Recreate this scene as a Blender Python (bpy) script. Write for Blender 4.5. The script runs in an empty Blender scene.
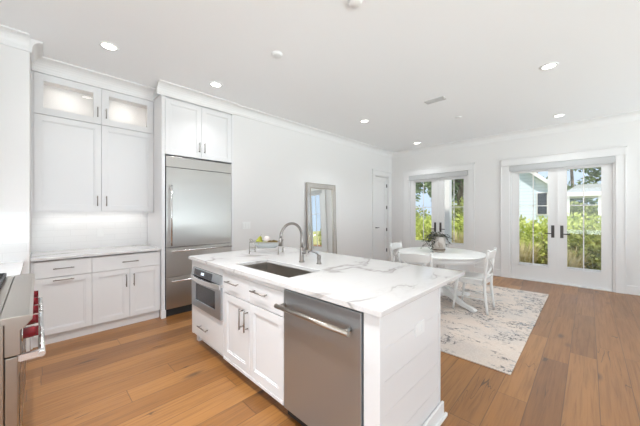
import bpy, bmesh, math, random
from mathutils import Vector, Matrix
random.seed(7)
PI = math.pi
S = bpy.context.scene
C = S.collection

# ------------------------------------------------------------------ camera
cam_d = bpy.data.cameras.new('camera')
cam_d.sensor_width = 36.0
cam_d.lens = 275.0 / 640.0 * 36.0
cam_d.shift_y = -(213 - 212.56) / 640.0
cam_d.clip_start = 0.02
cam_d.clip_end = 300
cam = bpy.data.objects.new('camera', cam_d)
C.objects.link(cam)
cam.location = (0, 0, 1.378)
cam.rotation_euler = (PI / 2, 0, math.radians(44.3))
S.camera = cam

# ------------------------------------------------------------------ light
S.view_settings.view_transform = 'Standard'
S.view_settings.look = 'None'
S.view_settings.gamma = 1.0
S.view_settings.use_curve_mapping = False
S.view_settings.exposure = 0.3
W = bpy.data.worlds.new('world')
S.world = W
W.use_nodes = True
bg = W.node_tree.nodes['Background']
bg.inputs['Color'].default_value = (0.66, 0.80, 1.0, 1)
bg.inputs['Strength'].default_value = 0.95

sun_d = bpy.data.lights.new('sun', 'SUN')
sun_d.energy = 4.6
sun_d.angle = math.radians(2)
sun_d.color = (1.0, 0.95, 0.86)
sun = bpy.data.objects.new('sun', sun_d)
C.objects.link(sun)
sun.rotation_euler = (math.radians(30), 0, math.radians(28))   # shines towards +y, onto the garden side
sun.location = (2, -6, 9)

def area(name, loc, rot, sx, sy, power, col=(1, 1, 1), shape='RECTANGLE', parent=None, spread=180):
    d = bpy.data.lights.new(name, 'AREA')
    d.shape = shape
    d.size = sx
    d.size_y = sy
    d.energy = power
    d.color = col
    d.spread = math.radians(spread)
    o = bpy.data.objects.new(name, d)
    C.objects.link(o)
    o.location = loc
    o.rotation_euler = rot
    if parent is not None:
        o.parent = parent
        o.location = Vector(loc) - origin(parent)
    return o


# added lamps at unseen windows: level room fill, and upward fill for the ceiling
DAY_FILL = (0.81, 0.91, 1.0)
CEIL_FILL = (0.775, 0.91, 1.0)
P_REAR, P_REAR_CEIL, P_RIGHT, P_RIGHT_CEIL, P_SIDE, P_SIDE_CEIL = 64.0, 340.0, 58.0, 980.0, 5.0, 1250.0
P_KIT, P_AISLE, P_DIN, P_SIT = 3.0, 16.5, 7.5, 3.0
area('daylight_fill', (1.2, -4.22, 1.45), (PI / 2, 0, 0), 5.0, 2.2, P_REAR, DAY_FILL)
area('ceiling_fill', (1.2, -6.3, -0.25), (PI - 0.35, 0, 0), 6.5, 3.6, P_REAR_CEIL, CEIL_FILL)
area('daylight_fill', (4.22, -1.4, 1.45), (0, PI / 2, 0), 2.2, 3.6, P_RIGHT, DAY_FILL)
area('ceiling_fill', (6.3, -1.4, -0.25), (0, PI - 0.35, 0), 3.6, 4.5, P_RIGHT_CEIL, CEIL_FILL)
area('daylight_fill', (4.22, 4.0, 1.45), (0, PI / 2, 0), 2.2, 3.8, P_SIDE, (0.82, 0.95, 0.96))
area('ceiling_fill', (6.3, 4.0, -0.25), (0, PI - 0.35, 0), 3.6, 4.5, P_SIDE_CEIL, CEIL_FILL)

# ------------------------------------------------------------------ helpers


def origin(o):
    v = Vector((0, 0, 0))
    while o is not None:
        v += o.location
        o = o.parent
    return v


class MB:
    def __init__(s):
        s.bm = bmesh.new()

    def box(s, x0, x1, y0, y1, z0, z1, M=None):
        x0, x1 = min(x0, x1), max(x0, x1)
        y0, y1 = min(y0, y1), max(y0, y1)
        z0, z1 = min(z0, z1), max(z0, z1)
        co = [(x0, y0, z0), (x1, y0, z0), (x1, y1, z0), (x0, y1, z0),
              (x0, y0, z1), (x1, y0, z1), (x1, y1, z1), (x0, y1, z1)]
        vs = [s.bm.verts.new(M @ Vector(c) if M else c) for c in co]
        for f in ((0, 3, 2, 1), (4, 5, 6, 7), (0, 1, 5, 4), (1, 2, 6, 5), (2, 3, 7, 6), (3, 0, 4, 7)):
            s.bm.faces.new([vs[i] for i in f])
        return s

    def prism(s, poly, axis, a, b):
        # poly of 2D points; axis 'x': points are (y,z); 'y': (x,z); 'z': (x,y)
        def P(p, t):
            return {'x': (t, p[0], p[1]), 'y': (p[0], t, p[1]), 'z': (p[0], p[1], t)}[axis]
        A = [s.bm.verts.new(P(p, a)) for p in poly]
        B = [s.bm.verts.new(P(p, b)) for p in poly]
        s.bm.faces.new(A)
        s.bm.faces.new(B[::-1])
        n = len(poly)
        for i in range(n):
            j = (i + 1) % n
            s.bm.faces.new([A[j], A[i], B[i], B[j]])
        return s

    def tube(s, pts, r, n=12, caps=True, sc=None):
        pts = [Vector(p) for p in pts]
        m = len(pts)
        rs = r if isinstance(r, (list, tuple)) else [r] * m
        rings = []
        prev = None
        for i, p in enumerate(pts):
            t = (pts[min(i + 1, m - 1)] - pts[max(i - 1, 0)]).normalized()
            if prev is None:
                ref = Vector((0, 0, 1)) if abs(t.z) < 0.9 else Vector((1, 0, 0))
                a = t.cross(ref).normalized()
            else:
                a = (prev - t * prev.dot(t)).normalized()
            prev = a
            b = t.cross(a)
            sa, sb = sc if sc else (1, 1)
            rings.append([s.bm.verts.new(p + rs[i] * (sa * math.cos(q) * a + sb * math.sin(q) * b))
                          for q in [2 * PI * k / n for k in range(n)]])
        for i in range(m - 1):
            for k in range(n):
                f = s.bm.faces.new([rings[i][k], rings[i][(k + 1) % n], rings[i + 1][(k + 1) % n], rings[i + 1][k]])
                f.smooth = True
        if caps:
            s.bm.faces.new(rings[0][::-1])
            s.bm.faces.new(rings[-1])
        return s

    def lathe(s, prof, c=(0, 0, 0), n=32, M=None):
        rings = []
        for r, z in prof:
            if r < 1e-6:
                v = Vector((c[0], c[1], c[2] + z))
                rings.append([s.bm.verts.new(M @ v if M else v)])
            else:
                ring = []
                for k in range(n):
                    v = Vector((c[0] + r * math.cos(2 * PI * k / n), c[1] + r * math.sin(2 * PI * k / n), c[2] + z))
                    ring.append(s.bm.verts.new(M @ v if M else v))
                rings.append(ring)
        for a, b in zip(rings, rings[1:]):
            for k in range(n):
                k2 = (k + 1) % n
                if len(a) == 1 and len(b) == 1:
                    continue
                if len(a) == 1:
                    f = s.bm.faces.new([a[0], b[k2], b[k]])
                elif len(b) == 1:
                    f = s.bm.faces.new([a[k], a[k2], b[0]])
                else:
                    f = s.bm.faces.new([a[k], a[k2], b[k2], b[k]])
                f.smooth = True
        return s

    def ring(s, ox0, ox1, oy0, oy1, ix0, ix1, iy0, iy1, z0, z1):
        # slab with a rectangular hole
        def vs(x0, x1, y0, y1, z):
            return [s.bm.verts.new(p) for p in ((x0, y0, z), (x1, y0, z), (x1, y1, z), (x0, y1, z))]
        ot, it = vs(ox0, ox1, oy0, oy1, z1), vs(ix0, ix1, iy0, iy1, z1)
        ob, ib = vs(ox0, ox1, oy0, oy1, z0), vs(ix0, ix1, iy0, iy1, z0)
        for k in range(4):
            j = (k + 1) % 4
            s.bm.faces.new([ot[k], ot[j], it[j], it[k]])
            s.bm.faces.new([ob[j], ob[k], ib[k], ib[j]])
            s.bm.faces.new([ot[j], ot[k], ob[k], ob[j]])
            s.bm.faces.new([it[k], it[j], ib[j], ib[k]])
        return s

    def quad(s, a, b, c, d):
        s.bm.faces.new([s.bm.verts.new(p) for p in (a, b, c, d)])
        return s

    def build(s, name, mat, parent=None, local=False, bevel=0.0, seg=2, smooth=False, angle=0.6):
        if parent is not None and not local:
            off = origin(parent)
            for v in s.bm.verts:
                v.co -= off
        me = bpy.data.meshes.new(name)
        bmesh.ops.recalc_face_normals(s.bm, faces=s.bm.faces[:])
        s.bm.to_mesh(me)
        s.bm.free()
        if smooth:
            for p in me.polygons:
                p.use_smooth = True
        me.materials.append(mat)
        o = bpy.data.objects.new(name, me)
        C.objects.link(o)
        if parent is not None:
            o.parent = parent
        if bevel:
            m = o.modifiers.new('bevel', 'BEVEL')
            m.width = bevel
            m.segments = seg
            m.limit_method = 'ANGLE'
            m.angle_limit = angle
        return o


def thing(name, label, cat, loc=(0, 0, 0), rotz=0.0, group=None):
    o = bpy.data.objects.new(name, None)
    o.empty_display_size = 0.05
    C.objects.link(o)
    o.location = loc
    o.rotation_euler = (0, 0, rotz)
    o['label'] = label
    o['category'] = cat
    if group:
        o['group'] = group
    return o


def tag(o, label, cat, group=None, kind=None):
    o['label'] = label
    o['category'] = cat
    if group:
        o['group'] = group
    if kind:
        o['kind'] = kind
    return o


def struct(o):
    o['kind'] = 'structure'
    return o


def dup(root, loc, rotz, label, group=None):
    r = root.copy()
    C.objects.link(r)
    r.location = loc
    r.rotation_euler = (0, 0, rotz)
    r['label'] = label
    if group:
        r['group'] = group
    for ch in list(root.children):
        c = ch.copy()
        C.objects.link(c)
        c.parent = r
        for g in list(ch.children):
            d = g.copy()
            C.objects.link(d)
            d.parent = c
    return r


# ------------------------------------------------------------------ materials
def srgb(r, g, b):
    def f(c):
        c /= 255.0
        return c / 12.92 if c <= 0.04045 else ((c + 0.055) / 1.055) ** 2.4
    return (f(r), f(g), f(b), 1)


def mat(name, col, rough=0.5, metal=0.0, spec=0.5, emit=None, es=0.0):
    m = bpy.data.materials.new(name)
    m.use_nodes = True
    b = m.node_tree.nodes['Principled BSDF']
    b.inputs['Base Color'].default_value = col if len(col) == 4 else (*col, 1)
    b.inputs['Roughness'].default_value = rough
    b.inputs['Metallic'].default_value = metal
    b.inputs['Specular IOR Level'].default_value = spec
    if emit:
        b.inputs['Emission Color'].default_value = (*emit, 1)
        b.inputs['Emission Strength'].default_value = es
    return m


class NT:
    def __init__(s, m):
        s.t = m.node_tree
        s.b = s.t.nodes['Principled BSDF']

    def n(s, typ, **kw):
        o = s.t.nodes.new(typ)
        for k, v in kw.items():
            setattr(o, k, v)
        return o

    def link(s, a, b):
        s.t.links.new(a, b)

    def set(s, sock, v):
        if hasattr(v, 'is_linked'):
            s.link(v, sock)
        else:
            sock.default_value = v

    def math(s, op, a, b=0.0, c=None, clamp=False):
        o = s.n('ShaderNodeMath', operation=op, use_clamp=clamp)
        s.set(o.inputs[0], a)
        s.set(o.inputs[1], b)
        if c is not None:
            s.set(o.inputs[2], c)
        return o.outputs[0]

    def mix(s, fac, a, b, mode='MIX'):
        o = s.n('ShaderNodeMix', data_type='RGBA', blend_type=mode)
        s.set(o.inputs[0], fac)
        s.set(o.inputs[6], a)
        s.set(o.inputs[7], b)
        return o.outputs[2]

    def pos(s):
        return s.n('ShaderNodeNewGeometry').outputs['Position']

    def objc(s):
        return s.n('ShaderNodeTexCoord').outputs['Object']

    def sep(s, v):
        o = s.n('ShaderNodeSeparateXYZ')
        s.link(v, o.inputs[0])
        return o.outputs

    def comb(s, x, y, z):
        o = s.n('ShaderNodeCombineXYZ')
        for i, v in enumerate((x, y, z)):
            s.set(o.inputs[i], v)
        return o.outputs[0]

    def noise(s, vec, scale=5.0, detail=4.0, rough=0.55, dist=0.0):
        o = s.n('ShaderNodeTexNoise')
        s.link(vec, o.inputs['Vector'])
        o.inputs['Scale'].default_value = scale
        o.inputs['Detail'].default_value = detail
        o.inputs['Roughness'].default_value = rough
        o.inputs['Distortion'].default_value = dist
        return o.outputs[0]

    def ss(s, v, lo, hi):   # smoothstep lo..hi -> 0..1
        o = s.n('ShaderNodeMapRange', interpolation_type='SMOOTHSTEP')
        s.set(o.inputs[0], v)
        o.inputs[1].default_value = lo
        o.inputs[2].default_value = hi
        return o.outputs[0]

    def bump(s, h, strength=0.2, dist=0.01):
        o = s.n('ShaderNodeBump')
        o.inputs['Strength'].default_value = strength
        o.inputs['Distance'].default_value = dist
        s.link(h, o.inputs['Height'])
        s.link(o.outputs[0], s.b.inputs['Normal'])


M_WALL = mat('wall_paint', (0.80, 0.782, 0.77), 0.6, spec=0.3)
M_CEIL = mat('ceiling_paint', (0.92, 0.925, 0.93), 0.7, spec=0.2)
M_TRIM = mat('trim_paint', (0.81, 0.797, 0.788), 0.4)
M_CAB = mat('cabinet_paint', (0.79, 0.78, 0.78), 0.35)
M_NICKEL = mat('brushed_nickel', (0.44, 0.40, 0.355), 0.3, 1.0)
M_PULL = mat('pewter_pull', (0.33, 0.30, 0.27), 0.38, 1.0)
M_CHROME = mat('bright_steel', (0.80, 0.79, 0.78), 0.2, 1.0)
M_DARK = mat('dark_gap', (0.02, 0.02, 0.02), 0.6)
M_BLACKM = mat('cast_iron', (0.025, 0.025, 0.027), 0.5)
M_BRONZE = mat('dark_bronze', (0.10, 0.09, 0.085), 0.4, 0.8)
M_RED = mat('red_knob', (0.15, 0.003, 0.008), 0.25)
M_WHITEF = mat('white_furniture', (0.82, 0.81, 0.79), 0.3)
M_PLASTIC = mat('white_plastic', (0.85, 0.85, 0.84), 0.4)
M_SHADE = mat('grey_blind_fabric', (0.54, 0.54, 0.54), 0.8)
M_FAUCET = mat('dark_stainless', (0.30, 0.28, 0.265), 0.28, 1.0)
M_LENS = mat('lamp_lens', (1, 1, 1), 0.5, emit=(1.0, 0.95, 0.88), es=9.0)
M_PUCK = mat('puck_lens', (1, 1, 1), 0.5, emit=(1.0, 0.92, 0.82), es=7.0)
M_LED = mat('led_strip', (1, 1, 1), 0.5, emit=(1.0, 0.96, 0.92), es=2.5)
M_MIRROR = mat('mirror_glass', (0.86, 0.88, 0.87), 0.01, 1.0)
M_MIRRORF = mat('antiqued_mirror', (0.72, 0.70, 0.67), 0.12, 1.0)
M_SILVER = mat('champagne_silver', (0.50, 0.46, 0.41), 0.35, 0.9)
M_VENT = mat('vent_grey', (0.62, 0.61, 0.60), 0.5)
M_CABIN = mat('cabinet_interior', (0.84, 0.81, 0.79), 0.5)


def glass_mat(name, tint=(1, 1, 1)):
    m = bpy.data.materials.new(name)
    m.use_nodes = True
    t = m.node_tree
    t.nodes.remove(t.nodes['Principled BSDF'])
    out = t.nodes['Material Output']
    tr = t.nodes.new('ShaderNodeBsdfTransparent')
    tr.inputs[0].default_value = (*tint, 1)
    gl = t.nodes.new('ShaderNodeBsdfGlossy')
    gl.inputs['Roughness'].default_value = 0.02
    lw = t.nodes.new('ShaderNodeLayerWeight')
    lw.inputs['Blend'].default_value = 0.5
    pw = t.nodes.new('ShaderNodeMath')
    pw.operation = 'POWER'
    pw.inputs[1].default_value = 5.0
    t.links.new(lw.outputs['Facing'], pw.inputs[0])
    fr = t.nodes.new('ShaderNodeMath')
    fr.operation = 'MULTIPLY_ADD'
    fr.inputs[1].default_value = 0.9
    fr.inputs[2].default_value = 0.035
    t.links.new(pw.outputs[0], fr.inputs[0])
    mx = t.nodes.new('ShaderNodeMixShader')
    t.links.new(fr.outputs[0], mx.inputs[0])
    t.links.new(tr.outputs[0], mx.inputs[1])
    t.links.new(gl.outputs[0], mx.inputs[2])
    t.links.new(mx.outputs[0], out.inputs[0])
    return m


M_GLASS = glass_mat('clear_glass', (0.97, 0.98, 0.98))


def steel_mat(name, horizontal=True, col=(0.52, 0.50, 0.475)):
    m = mat(name, col, 0.27, 1.0)
    q = NT(m)
    p = q.sep(q.pos())
    if horizontal:
        v = q.comb(q.math('MULTIPLY', p[0], 1.2), q.math('MULTIPLY', p[1], 1.2), q.math('MULTIPLY', p[2], 320.0))
    else:
        v = q.comb(q.math('MULTIPLY', p[0], 320.0), q.math('MULTIPLY', p[1], 320.0), q.math('MULTIPLY', p[2], 1.2))
    h = q.noise(v, 1.0, 2.0)
    q.link(q.math('MULTIPLY_ADD', h, 0.10, 0.27), q.b.inputs['Roughness'])
    q.b.inputs['Anisotropic'].default_value = 0.5
    q.bump(h, 0.03, 0.002)
    return m


M_STEEL = steel_mat('brushed_steel')
M_STEELV = steel_mat('brushed_steel_vertical', False, (0.43, 0.455, 0.48))
M_STEELV.node_tree.nodes['Principled BSDF'].inputs['Metallic'].default_value = 0.8
M_SINK = steel_mat('sink_steel', True, (0.62, 0.58, 0.54))


def floor_mat():
    m = mat('oak_planks', (0.4, 0.25, 0.13), 0.4)
    q = NT(m)
    p = q.sep(q.pos())
    w, L = 0.187, 1.45
    px = q.math('DIVIDE', q.math('SUBTRACT', p[0], 0.058), w)
    idx = q.math('FLOOR', px)
    fx = q.math('FRACT', px)
    wn = q.n('ShaderNodeTexWhiteNoise', noise_dimensions='1D')
    q.link(idx, wn.inputs['W'])
    r1 = wn.outputs['Value']
    py = q.math('ADD', q.math('DIVIDE', p[1], L), q.math('MULTIPLY', r1, 9.0))
    seg = q.math('FLOOR', py)
    fy = q.math('FRACT', py)
    wn2 = q.n('ShaderNodeTexWhiteNoise', noise_dimensions='2D')
    q.link(q.comb(idx, seg, 0.0), wn2.inputs['Vector'])
    r2 = wn2.outputs['Value']
    rcol = q.sep(wn2.outputs['Color'])
    # grain
    off = q.math('MULTIPLY', r2, 37.0)
    gv = q.comb(q.math('MULTIPLY', p[0], 52.0), q.math('MULTIPLY', p[1], 2.0), off)
    g = q.noise(gv, 1.0, 5.0, 0.6, 0.6)
    gv2 = q.comb(q.math('MULTIPLY', p[0], 7.0), q.math('MULTIPLY', p[1], 0.9), off)
    g2 = q.noise(gv2, 1.0, 3.0, 0.55, 1.2)
    ramp = q.n('ShaderNodeValToRGB')
    e = ramp.color_ramp.elements
    e[0].position = 0.0
    e[0].color = srgb(108, 67, 29)
    e[1].position = 1.0
    e[1].color = srgb(176, 123, 66)
    x = ramp.color_ramp.elements.new(0.5)
    x.color = srgb(148, 98, 46)
    tone = q.math('ADD', q.math('MULTIPLY', r2, 0.62), q.math('MULTIPLY', g2, 0.46), clamp=True)
    q.link(tone, ramp.inputs[0])
    col = q.mix(q.math('MULTIPLY', q.ss(g, 0.40, 0.75), 0.42), ramp.outputs[0], srgb(84, 50, 28))
    # knots
    vo = q.n('ShaderNodeTexVoronoi', feature='F1', voronoi_dimensions='3D')
    vo.inputs['Scale'].default_value = 1.0
    q.link(q.comb(q.math('MULTIPLY', p[0], 4.2), q.math('MULTIPLY', p[1], 1.5), off), vo.inputs['Vector'])
    kd = q.math('ADD', vo.outputs['Distance'], q.math('MULTIPLY', q.math('SUBTRACT', g, 0.5), 0.16))
    knot = q.math('MULTIPLY', q.math('SUBTRACT', 1.0, q.ss(kd, 0.03, 0.19)), q.ss(rcol[1], 0.28, 0.36))
    col = q.mix(q.math('MULTIPLY', knot, 0.92), col, srgb(70, 42, 24))
    # drying cracks along the grain
    cv = q.comb(q.math('MULTIPLY', p[0], 16.0), q.math('MULTIPLY', p[1], 1.5), q.math('ADD', off, 5.0))
    cn = q.noise(cv, 1.0, 1.0, 0.4, 0.9)
    crack = q.math('MULTIPLY', q.math('SUBTRACT', 1.0, q.ss(q.math('ABSOLUTE', q.math('SUBTRACT', cn, 0.5)), 0.004, 0.018)),
                   q.ss(q.noise(q.comb(q.math('MULTIPLY', p[0], 3.0), q.math('MULTIPLY', p[1], 1.4), off), 1.0, 1.0), 0.60, 0.66))
    col = q.mix(q.math('MULTIPLY', crack, 0.8), col, srgb(52, 32, 20))
    # seams
    ex = q.math('MULTIPLY', q.math('MINIMUM', fx, q.math('SUBTRACT', 1.0, fx)), w)
    ey = q.math('MULTIPLY', q.math('MINIMUM', fy, q.math('SUBTRACT', 1.0, fy)), L)
    ed = q.math('MINIMUM', ex, ey)
    seam = q.math('SUBTRACT', 1.0, q.ss(ed, 0.001, 0.0045))
    col = q.mix(q.math('MULTIPLY', seam, 0.6), col, srgb(72, 46, 28))
    q.link(col, q.b.inputs['Base Color'])
    q.link(q.math('MULTIPLY_ADD', g, 0.22, 0.30), q.b.inputs['Roughness'])
    q.b.inputs['Coat Weight'].default_value = 0.4
    q.b.inputs['Coat Roughness'].default_value = 0.36
    h = q.math('SUBTRACT', q.math('MULTIPLY', g, 0.25), seam)
    q.bump(h, 0.25, 0.002)
    return m


def quartz_mat():
    m = mat('veined_quartz', (0.74, 0.72, 0.71), 0.12)
    q = NT(m)
    p = q.pos()
    mp = q.n('ShaderNodeMapping')
    mp.inputs['Rotation'].default_value = (0, 0, 0.6)
    mp.inputs['Scale'].default_value = (1.0, 0.55, 1.0)
    mp.inputs['Location'].default_value = (3.3, 1.35, 0.4)
    q.link(p, mp.inputs[0])
    v = mp.outputs[0]
    n1 = q.noise(v, 1.5, 5.0, 0.55, 0.5)
    d1 = q.math('ABSOLUTE', q.math('SUBTRACT', n1, 0.5))
    mask = q.ss(q.noise(p, 1.3, 2.0), 0.40, 0.58)
    vein = q.math('MULTIPLY', q.math('SUBTRACT', 1.0, q.ss(d1, 0.0, 0.022)), mask)
    halo = q.math('MULTIPLY', q.math('SUBTRACT', 1.0, q.ss(d1, 0.0, 0.075)), mask)
    n2 = q.noise(v, 3.6, 4.0, 0.6, 0.8)
    d2 = q.math('SUBTRACT', 1.0, q.ss(q.math('ABSOLUTE', q.math('SUBTRACT', n2, 0.5)), 0.0, 0.014))
    col = q.mix(q.math('MULTIPLY', halo, 0.30), (0.70, 0.68, 0.67, 1), (0.49, 0.455, 0.43, 1))
    col = q.mix(q.math('MULTIPLY', vein, 0.75), col, (0.30, 0.275, 0.26, 1))
    col = q.mix(q.math('MULTIPLY', d2, 0.16), col, (0.5, 0.46, 0.44, 1))
    q.link(col, q.b.inputs['Base Color'])
    return m


def rug_mat():
    m = mat('faded_rug', (0.7, 0.66, 0.62), 0.95, spec=0.1)
    q = NT(m)
    p = q.pos()
    s = q.sep(p)
    base = q.mix(q.ss(q.noise(p, 2.2, 3.0), 0.38, 0.62), srgb(214, 198, 186), srgb(204, 192, 184))
    base = q.mix(q.math('MULTIPLY', q.ss(q.noise(p, 70.0, 2.0), 0.45, 0.6), 0.25), base, srgb(232, 226, 218))
    # faded ornamental marks in charcoal and slate blue
    st = q.comb(q.math('MULTIPLY', s[0], 1.0), q.math('MULTIPLY', s[1], 1.3), 0.0)
    fld = q.ss(q.noise(st, 2.0, 2.0, 0.5, 1.6), 0.475, 0.54)
    n1 = q.noise(st, 6.5, 4.0, 0.62, 2.2)
    l1 = q.math('SUBTRACT', 1.0, q.ss(q.math('ABSOLUTE', q.math('SUBTRACT', n1, 0.5)), 0.02, 0.075))
    wear = q.ss(q.noise(p, 26.0, 3.0, 0.7), 0.42, 0.58)
    m1 = q.math('MULTIPLY', q.math('MULTIPLY', l1, fld), wear)
    col = q.mix(q.math('MULTIPLY', m1, 0.9), base, srgb(84, 84, 90))
    fld2 = q.ss(q.noise(q.comb(q.math('ADD', s[0], 7.0), q.math('MULTIPLY', s[1], 1.5), 3.0), 1.9, 2.0, 0.5, 0.8), 0.52, 0.60)
    n2 = q.noise(st, 14.0, 3.0, 0.6, 1.0)
    m2 = q.math('MULTIPLY', q.math('MULTIPLY', q.ss(n2, 0.52, 0.60), fld2), wear)
    col = q.mix(q.math('MULTIPLY', m2, 0.8), col, srgb(128, 142, 154))
    q.link(col, q.b.inputs['Base Color'])
    q.bump(q.noise(p, 160.0, 2.0), 0.3, 0.004)
    return m


def tile_mat():
    m = mat('white_tile', (0.86, 0.86, 0.85), 0.18)
    q = NT(m)
    s = q.sep(q.pos())
    br = q.n('ShaderNodeTexBrick')
    br.inputs['Color1'].default_value = (0.86, 0.855, 0.845, 1)
    br.inputs['Color2'].default_value = (0.845, 0.84, 0.83, 1)
    br.inputs['Mortar'].default_value = (0.79, 0.785, 0.775, 1)
    br.inputs['Scale'].default_value = 1.0
    br.inputs['Mortar Size'].default_value = 0.0022
    br.inputs['Brick Width'].default_value = 0.30
    br.inputs['Row Height'].default_value = 0.0775
    q.link(q.comb(q.math('ADD', s[0], s[1]), s[2], 0.0), br.inputs['Vector'])
    q.link(br.outputs['Color'], q.b.inputs['Base Color'])
    q.bump(q.math('SUBTRACT', q.math('MULTIPLY', q.noise(q.pos(), 14.0, 2.0), 0.5), br.outputs['Fac']), 0.15, 0.003)
    return m


def noisy_mat(name, c1, c2, scale, rough=0.8, stretch=(1, 1, 1), lo=0.4, hi=0.6):
    m = mat(name, c1, rough, spec=0.3)
    q = NT(m)
    s = q.sep(q.pos())
    v = q.comb(*[q.math('MULTIPLY', s[i], stretch[i]) for i in range(3)])
    n = q.noise(v, scale, 4.0)
    q.link(q.mix(q.ss(n, lo, hi), c1, c2), q.b.inputs['Base Color'])
    return m


def leaf_mat(name, c1, c2, trans=0.35):
    m = bpy.data.materials.new(name)
    m.use_nodes = True
    q = NT(m)
    oi = q.n('ShaderNodeNewGeometry')
    n = q.noise(oi.outputs['Position'], 6.0, 3.0)
    col = q.mix(q.ss(n, 0.35, 0.65), c1, c2)
    q.link(col, q.b.inputs['Base Color'])
    q.b.inputs['Roughness'].default_value = 0.6
    tr = q.n('ShaderNodeBsdfTranslucent')
    q.link(col, tr.inputs[0])
    mx = q.n('ShaderNodeMixShader')
    mx.inputs[0].default_value = trans
    q.link(q.b.outputs[0], mx.inputs[1])
    q.link(tr.outputs[0], mx.inputs[2])
    q.link(mx.outputs[0], q.t.nodes['Material Output'].inputs[0])
    return m


def siding_mat():
    m = mat('pale_blue_siding', srgb(206, 220, 230), 0.6)
    q = NT(m)
    s = q.sep(q.pos())
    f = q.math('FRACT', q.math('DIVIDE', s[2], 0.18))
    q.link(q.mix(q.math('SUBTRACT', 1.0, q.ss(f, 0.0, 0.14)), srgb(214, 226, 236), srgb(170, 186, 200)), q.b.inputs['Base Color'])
    return m


M_FLOOR = floor_mat()
M_QUARTZ = quartz_mat()
M_RUG = rug_mat()
M_TILE = tile_mat()

# ------------------------------------------------------------------ room shell
XW = -3.97      # wall with the leaning mirror
XK = -4.64      # wall behind the kitchen cabinets
YB = 6.97       # wall with the french doors
XR = 4.2
YS = -4.2
H = 3.05
YH = -0.80      # wall behind the range
T = 0.15

struct(MB().box(XK - T, XR + T, YS - T, YB + T, -0.12, 0).build('floor', M_FLOOR))
struct(MB().box(XK - T, XR + T, YS - T, YB + T, H, H + 0.12).build('ceiling', M_CEIL))
# left wall (mirror wall) with the hall door opening y 6.10..6.76
HD0, HD1, HDZ = 6.10, 6.775, 2.36
mb = MB()
mb.box(XW - T, XW, 2.135, HD0, 0, H).box(XW - T, XW, HD1, YB, 0, H).box(XW - T, XW, HD0, HD1, HDZ, H)
mb.box(XK, XW - T, 2.135, 2.25, 0, H)
mb.box(XW - T - 1.2, XW - T - 1.1, HD0 - .5, YB, 0, H)
struct(mb.build('wall_left', M_WALL))
struct(MB().box(XK - T, XK - 0.001, YH, 2.25, 0, H).build('wall_kitchen', M_WALL))
# return wall beside the range
struct(MB().box(XK - 0.001, -3.83, YH, -0.058, 0, H).build('wall_return', M_WALL))
struct(MB().box(XK - T, -1.6, YH - T, YH, 0, H).build('wall_range', M_WALL))
struct(MB().box(-1.6 - T, -1.6, YS, YH - T, 0, H).build('wall_corner', M_WALL))
# back wall with two french door openings
A0, A1 = -1.195, 0.336
B0, B1 = -3.455, -1.99
OZ = 2.36
mb = MB()
mb.box(XW - T, B0, YB, YB + T, 0, H).box(B1, A0, YB, YB + T, 0, H).box(A1, XR + T, YB, YB + T, 0, H)
mb.box(B0, B1, YB, YB + T, OZ, H).box(A0, A1, YB, YB + T, OZ, H)
struct(mb.build('wall_back', M_WALL))
# unseen sides, with wide window openings
mb = MB()
WY = ((-3.4, 0.6), (2.0, 6.0))
mb.box(XR, XR + T, YS, YB, 0, 0.35).box(XR, XR + T, YS, YB, 2.55, H)
mb.box(XR, XR + T, YS, -3.4, 0.35, 2.55).box(XR, XR + T, 0.6, 2.0, 0.35, 2.55).box(XR, XR + T, 6.0, YB, 0.35, 2.55)
struct(mb.build('wall_right', M_WALL))
mb = MB()
mb.box(-1.6, XR, YS - T, YS, 0, 0.35).box(-1.6, XR, YS - T, YS, 2.55, H).box(-1.6, -1.4, YS - T, YS, 0.35, 2.55)
mb.box(3.8, XR, YS - T, YS, 0.35, 2.55)
struct(mb.build('wall_front', M_WALL))
for i, (a, b) in enumerate(WY):
    mb = MB()
    for k in range(4):
        y = a + (b - a) * k / 3
        mb.box(XR + 0.05, XR + 0.11, max(a, y - 0.04), min(b, y + 0.04), 0.35, 2.55)
    mb.box(XR + 0.05, XR + 0.11, a, b, 0.35, 0.42).box(XR + 0.05, XR + 0.11, a, b, 2.48, 2.55)
    struct(mb.build('window_%d' % (i + 1), M_TRIM))
mb = MB()
for k in range(5):
    x = -1.4 + 5.2 * k / 4
    mb.box(max(-1.4, x - 0.04), min(3.8, x + 0.04), YS - 0.11, YS - 0.05, 0.35, 2.55)
struct(mb.build('window_3', M_TRIM))


def crown(name, axis, a, b, face, sgn, d=0.115, h=0.145):
    # cove crown moulding along axis 'x' or 'y'; face = wall coordinate, sgn = direction into the room
    prof = [(0, H - h), (0.012, H - h), (0.014, H - h + 0.02)]
    for k in range(7):
        t = k / 6
        prof.append((0.016 + (d - 0.03) * (1 - math.cos(t * PI / 2)), H - h + 0.022 + (h - 0.04) * math.sin(t * PI / 2)))
    prof += [(d - 0.002, H - 0.014), (d, H - 0.001), (0, H - 0.001)]
    poly = [(face + sgn * p[0], p[1]) for p in prof]
    return struct(MB().prism(poly, 'y' if axis == 'y' else 'x', a, b).build(name, M_TRIM))


crown('trim_1', 'y', 2.135, YB, XW, 1, 0.10, 0.135)
crown('trim_2', 'x', XW, XR, YB, -1, 0.10, 0.135)
crown('trim_3', 'y', -0.058, 1.12, -4.31, 1, 0.14, 0.135)
crown('trim_4', 'y', 1.06, 2.135, -3.955, 1, 0.115, 0.15)
crown('trim_5', 'y', YH, -0.058, -3.83, 1, 0.10, 0.135)
crown('trim_6', 'x', -4.31, -3.83, -0.058, 1, 0.09, 0.135)


def baseboard(name, x0, x1, y0, y1):
    struct(MB().box(x0, x1, y0, y1, 0, 0.15).build(name, M_TRIM, bevel=0.005))


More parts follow.
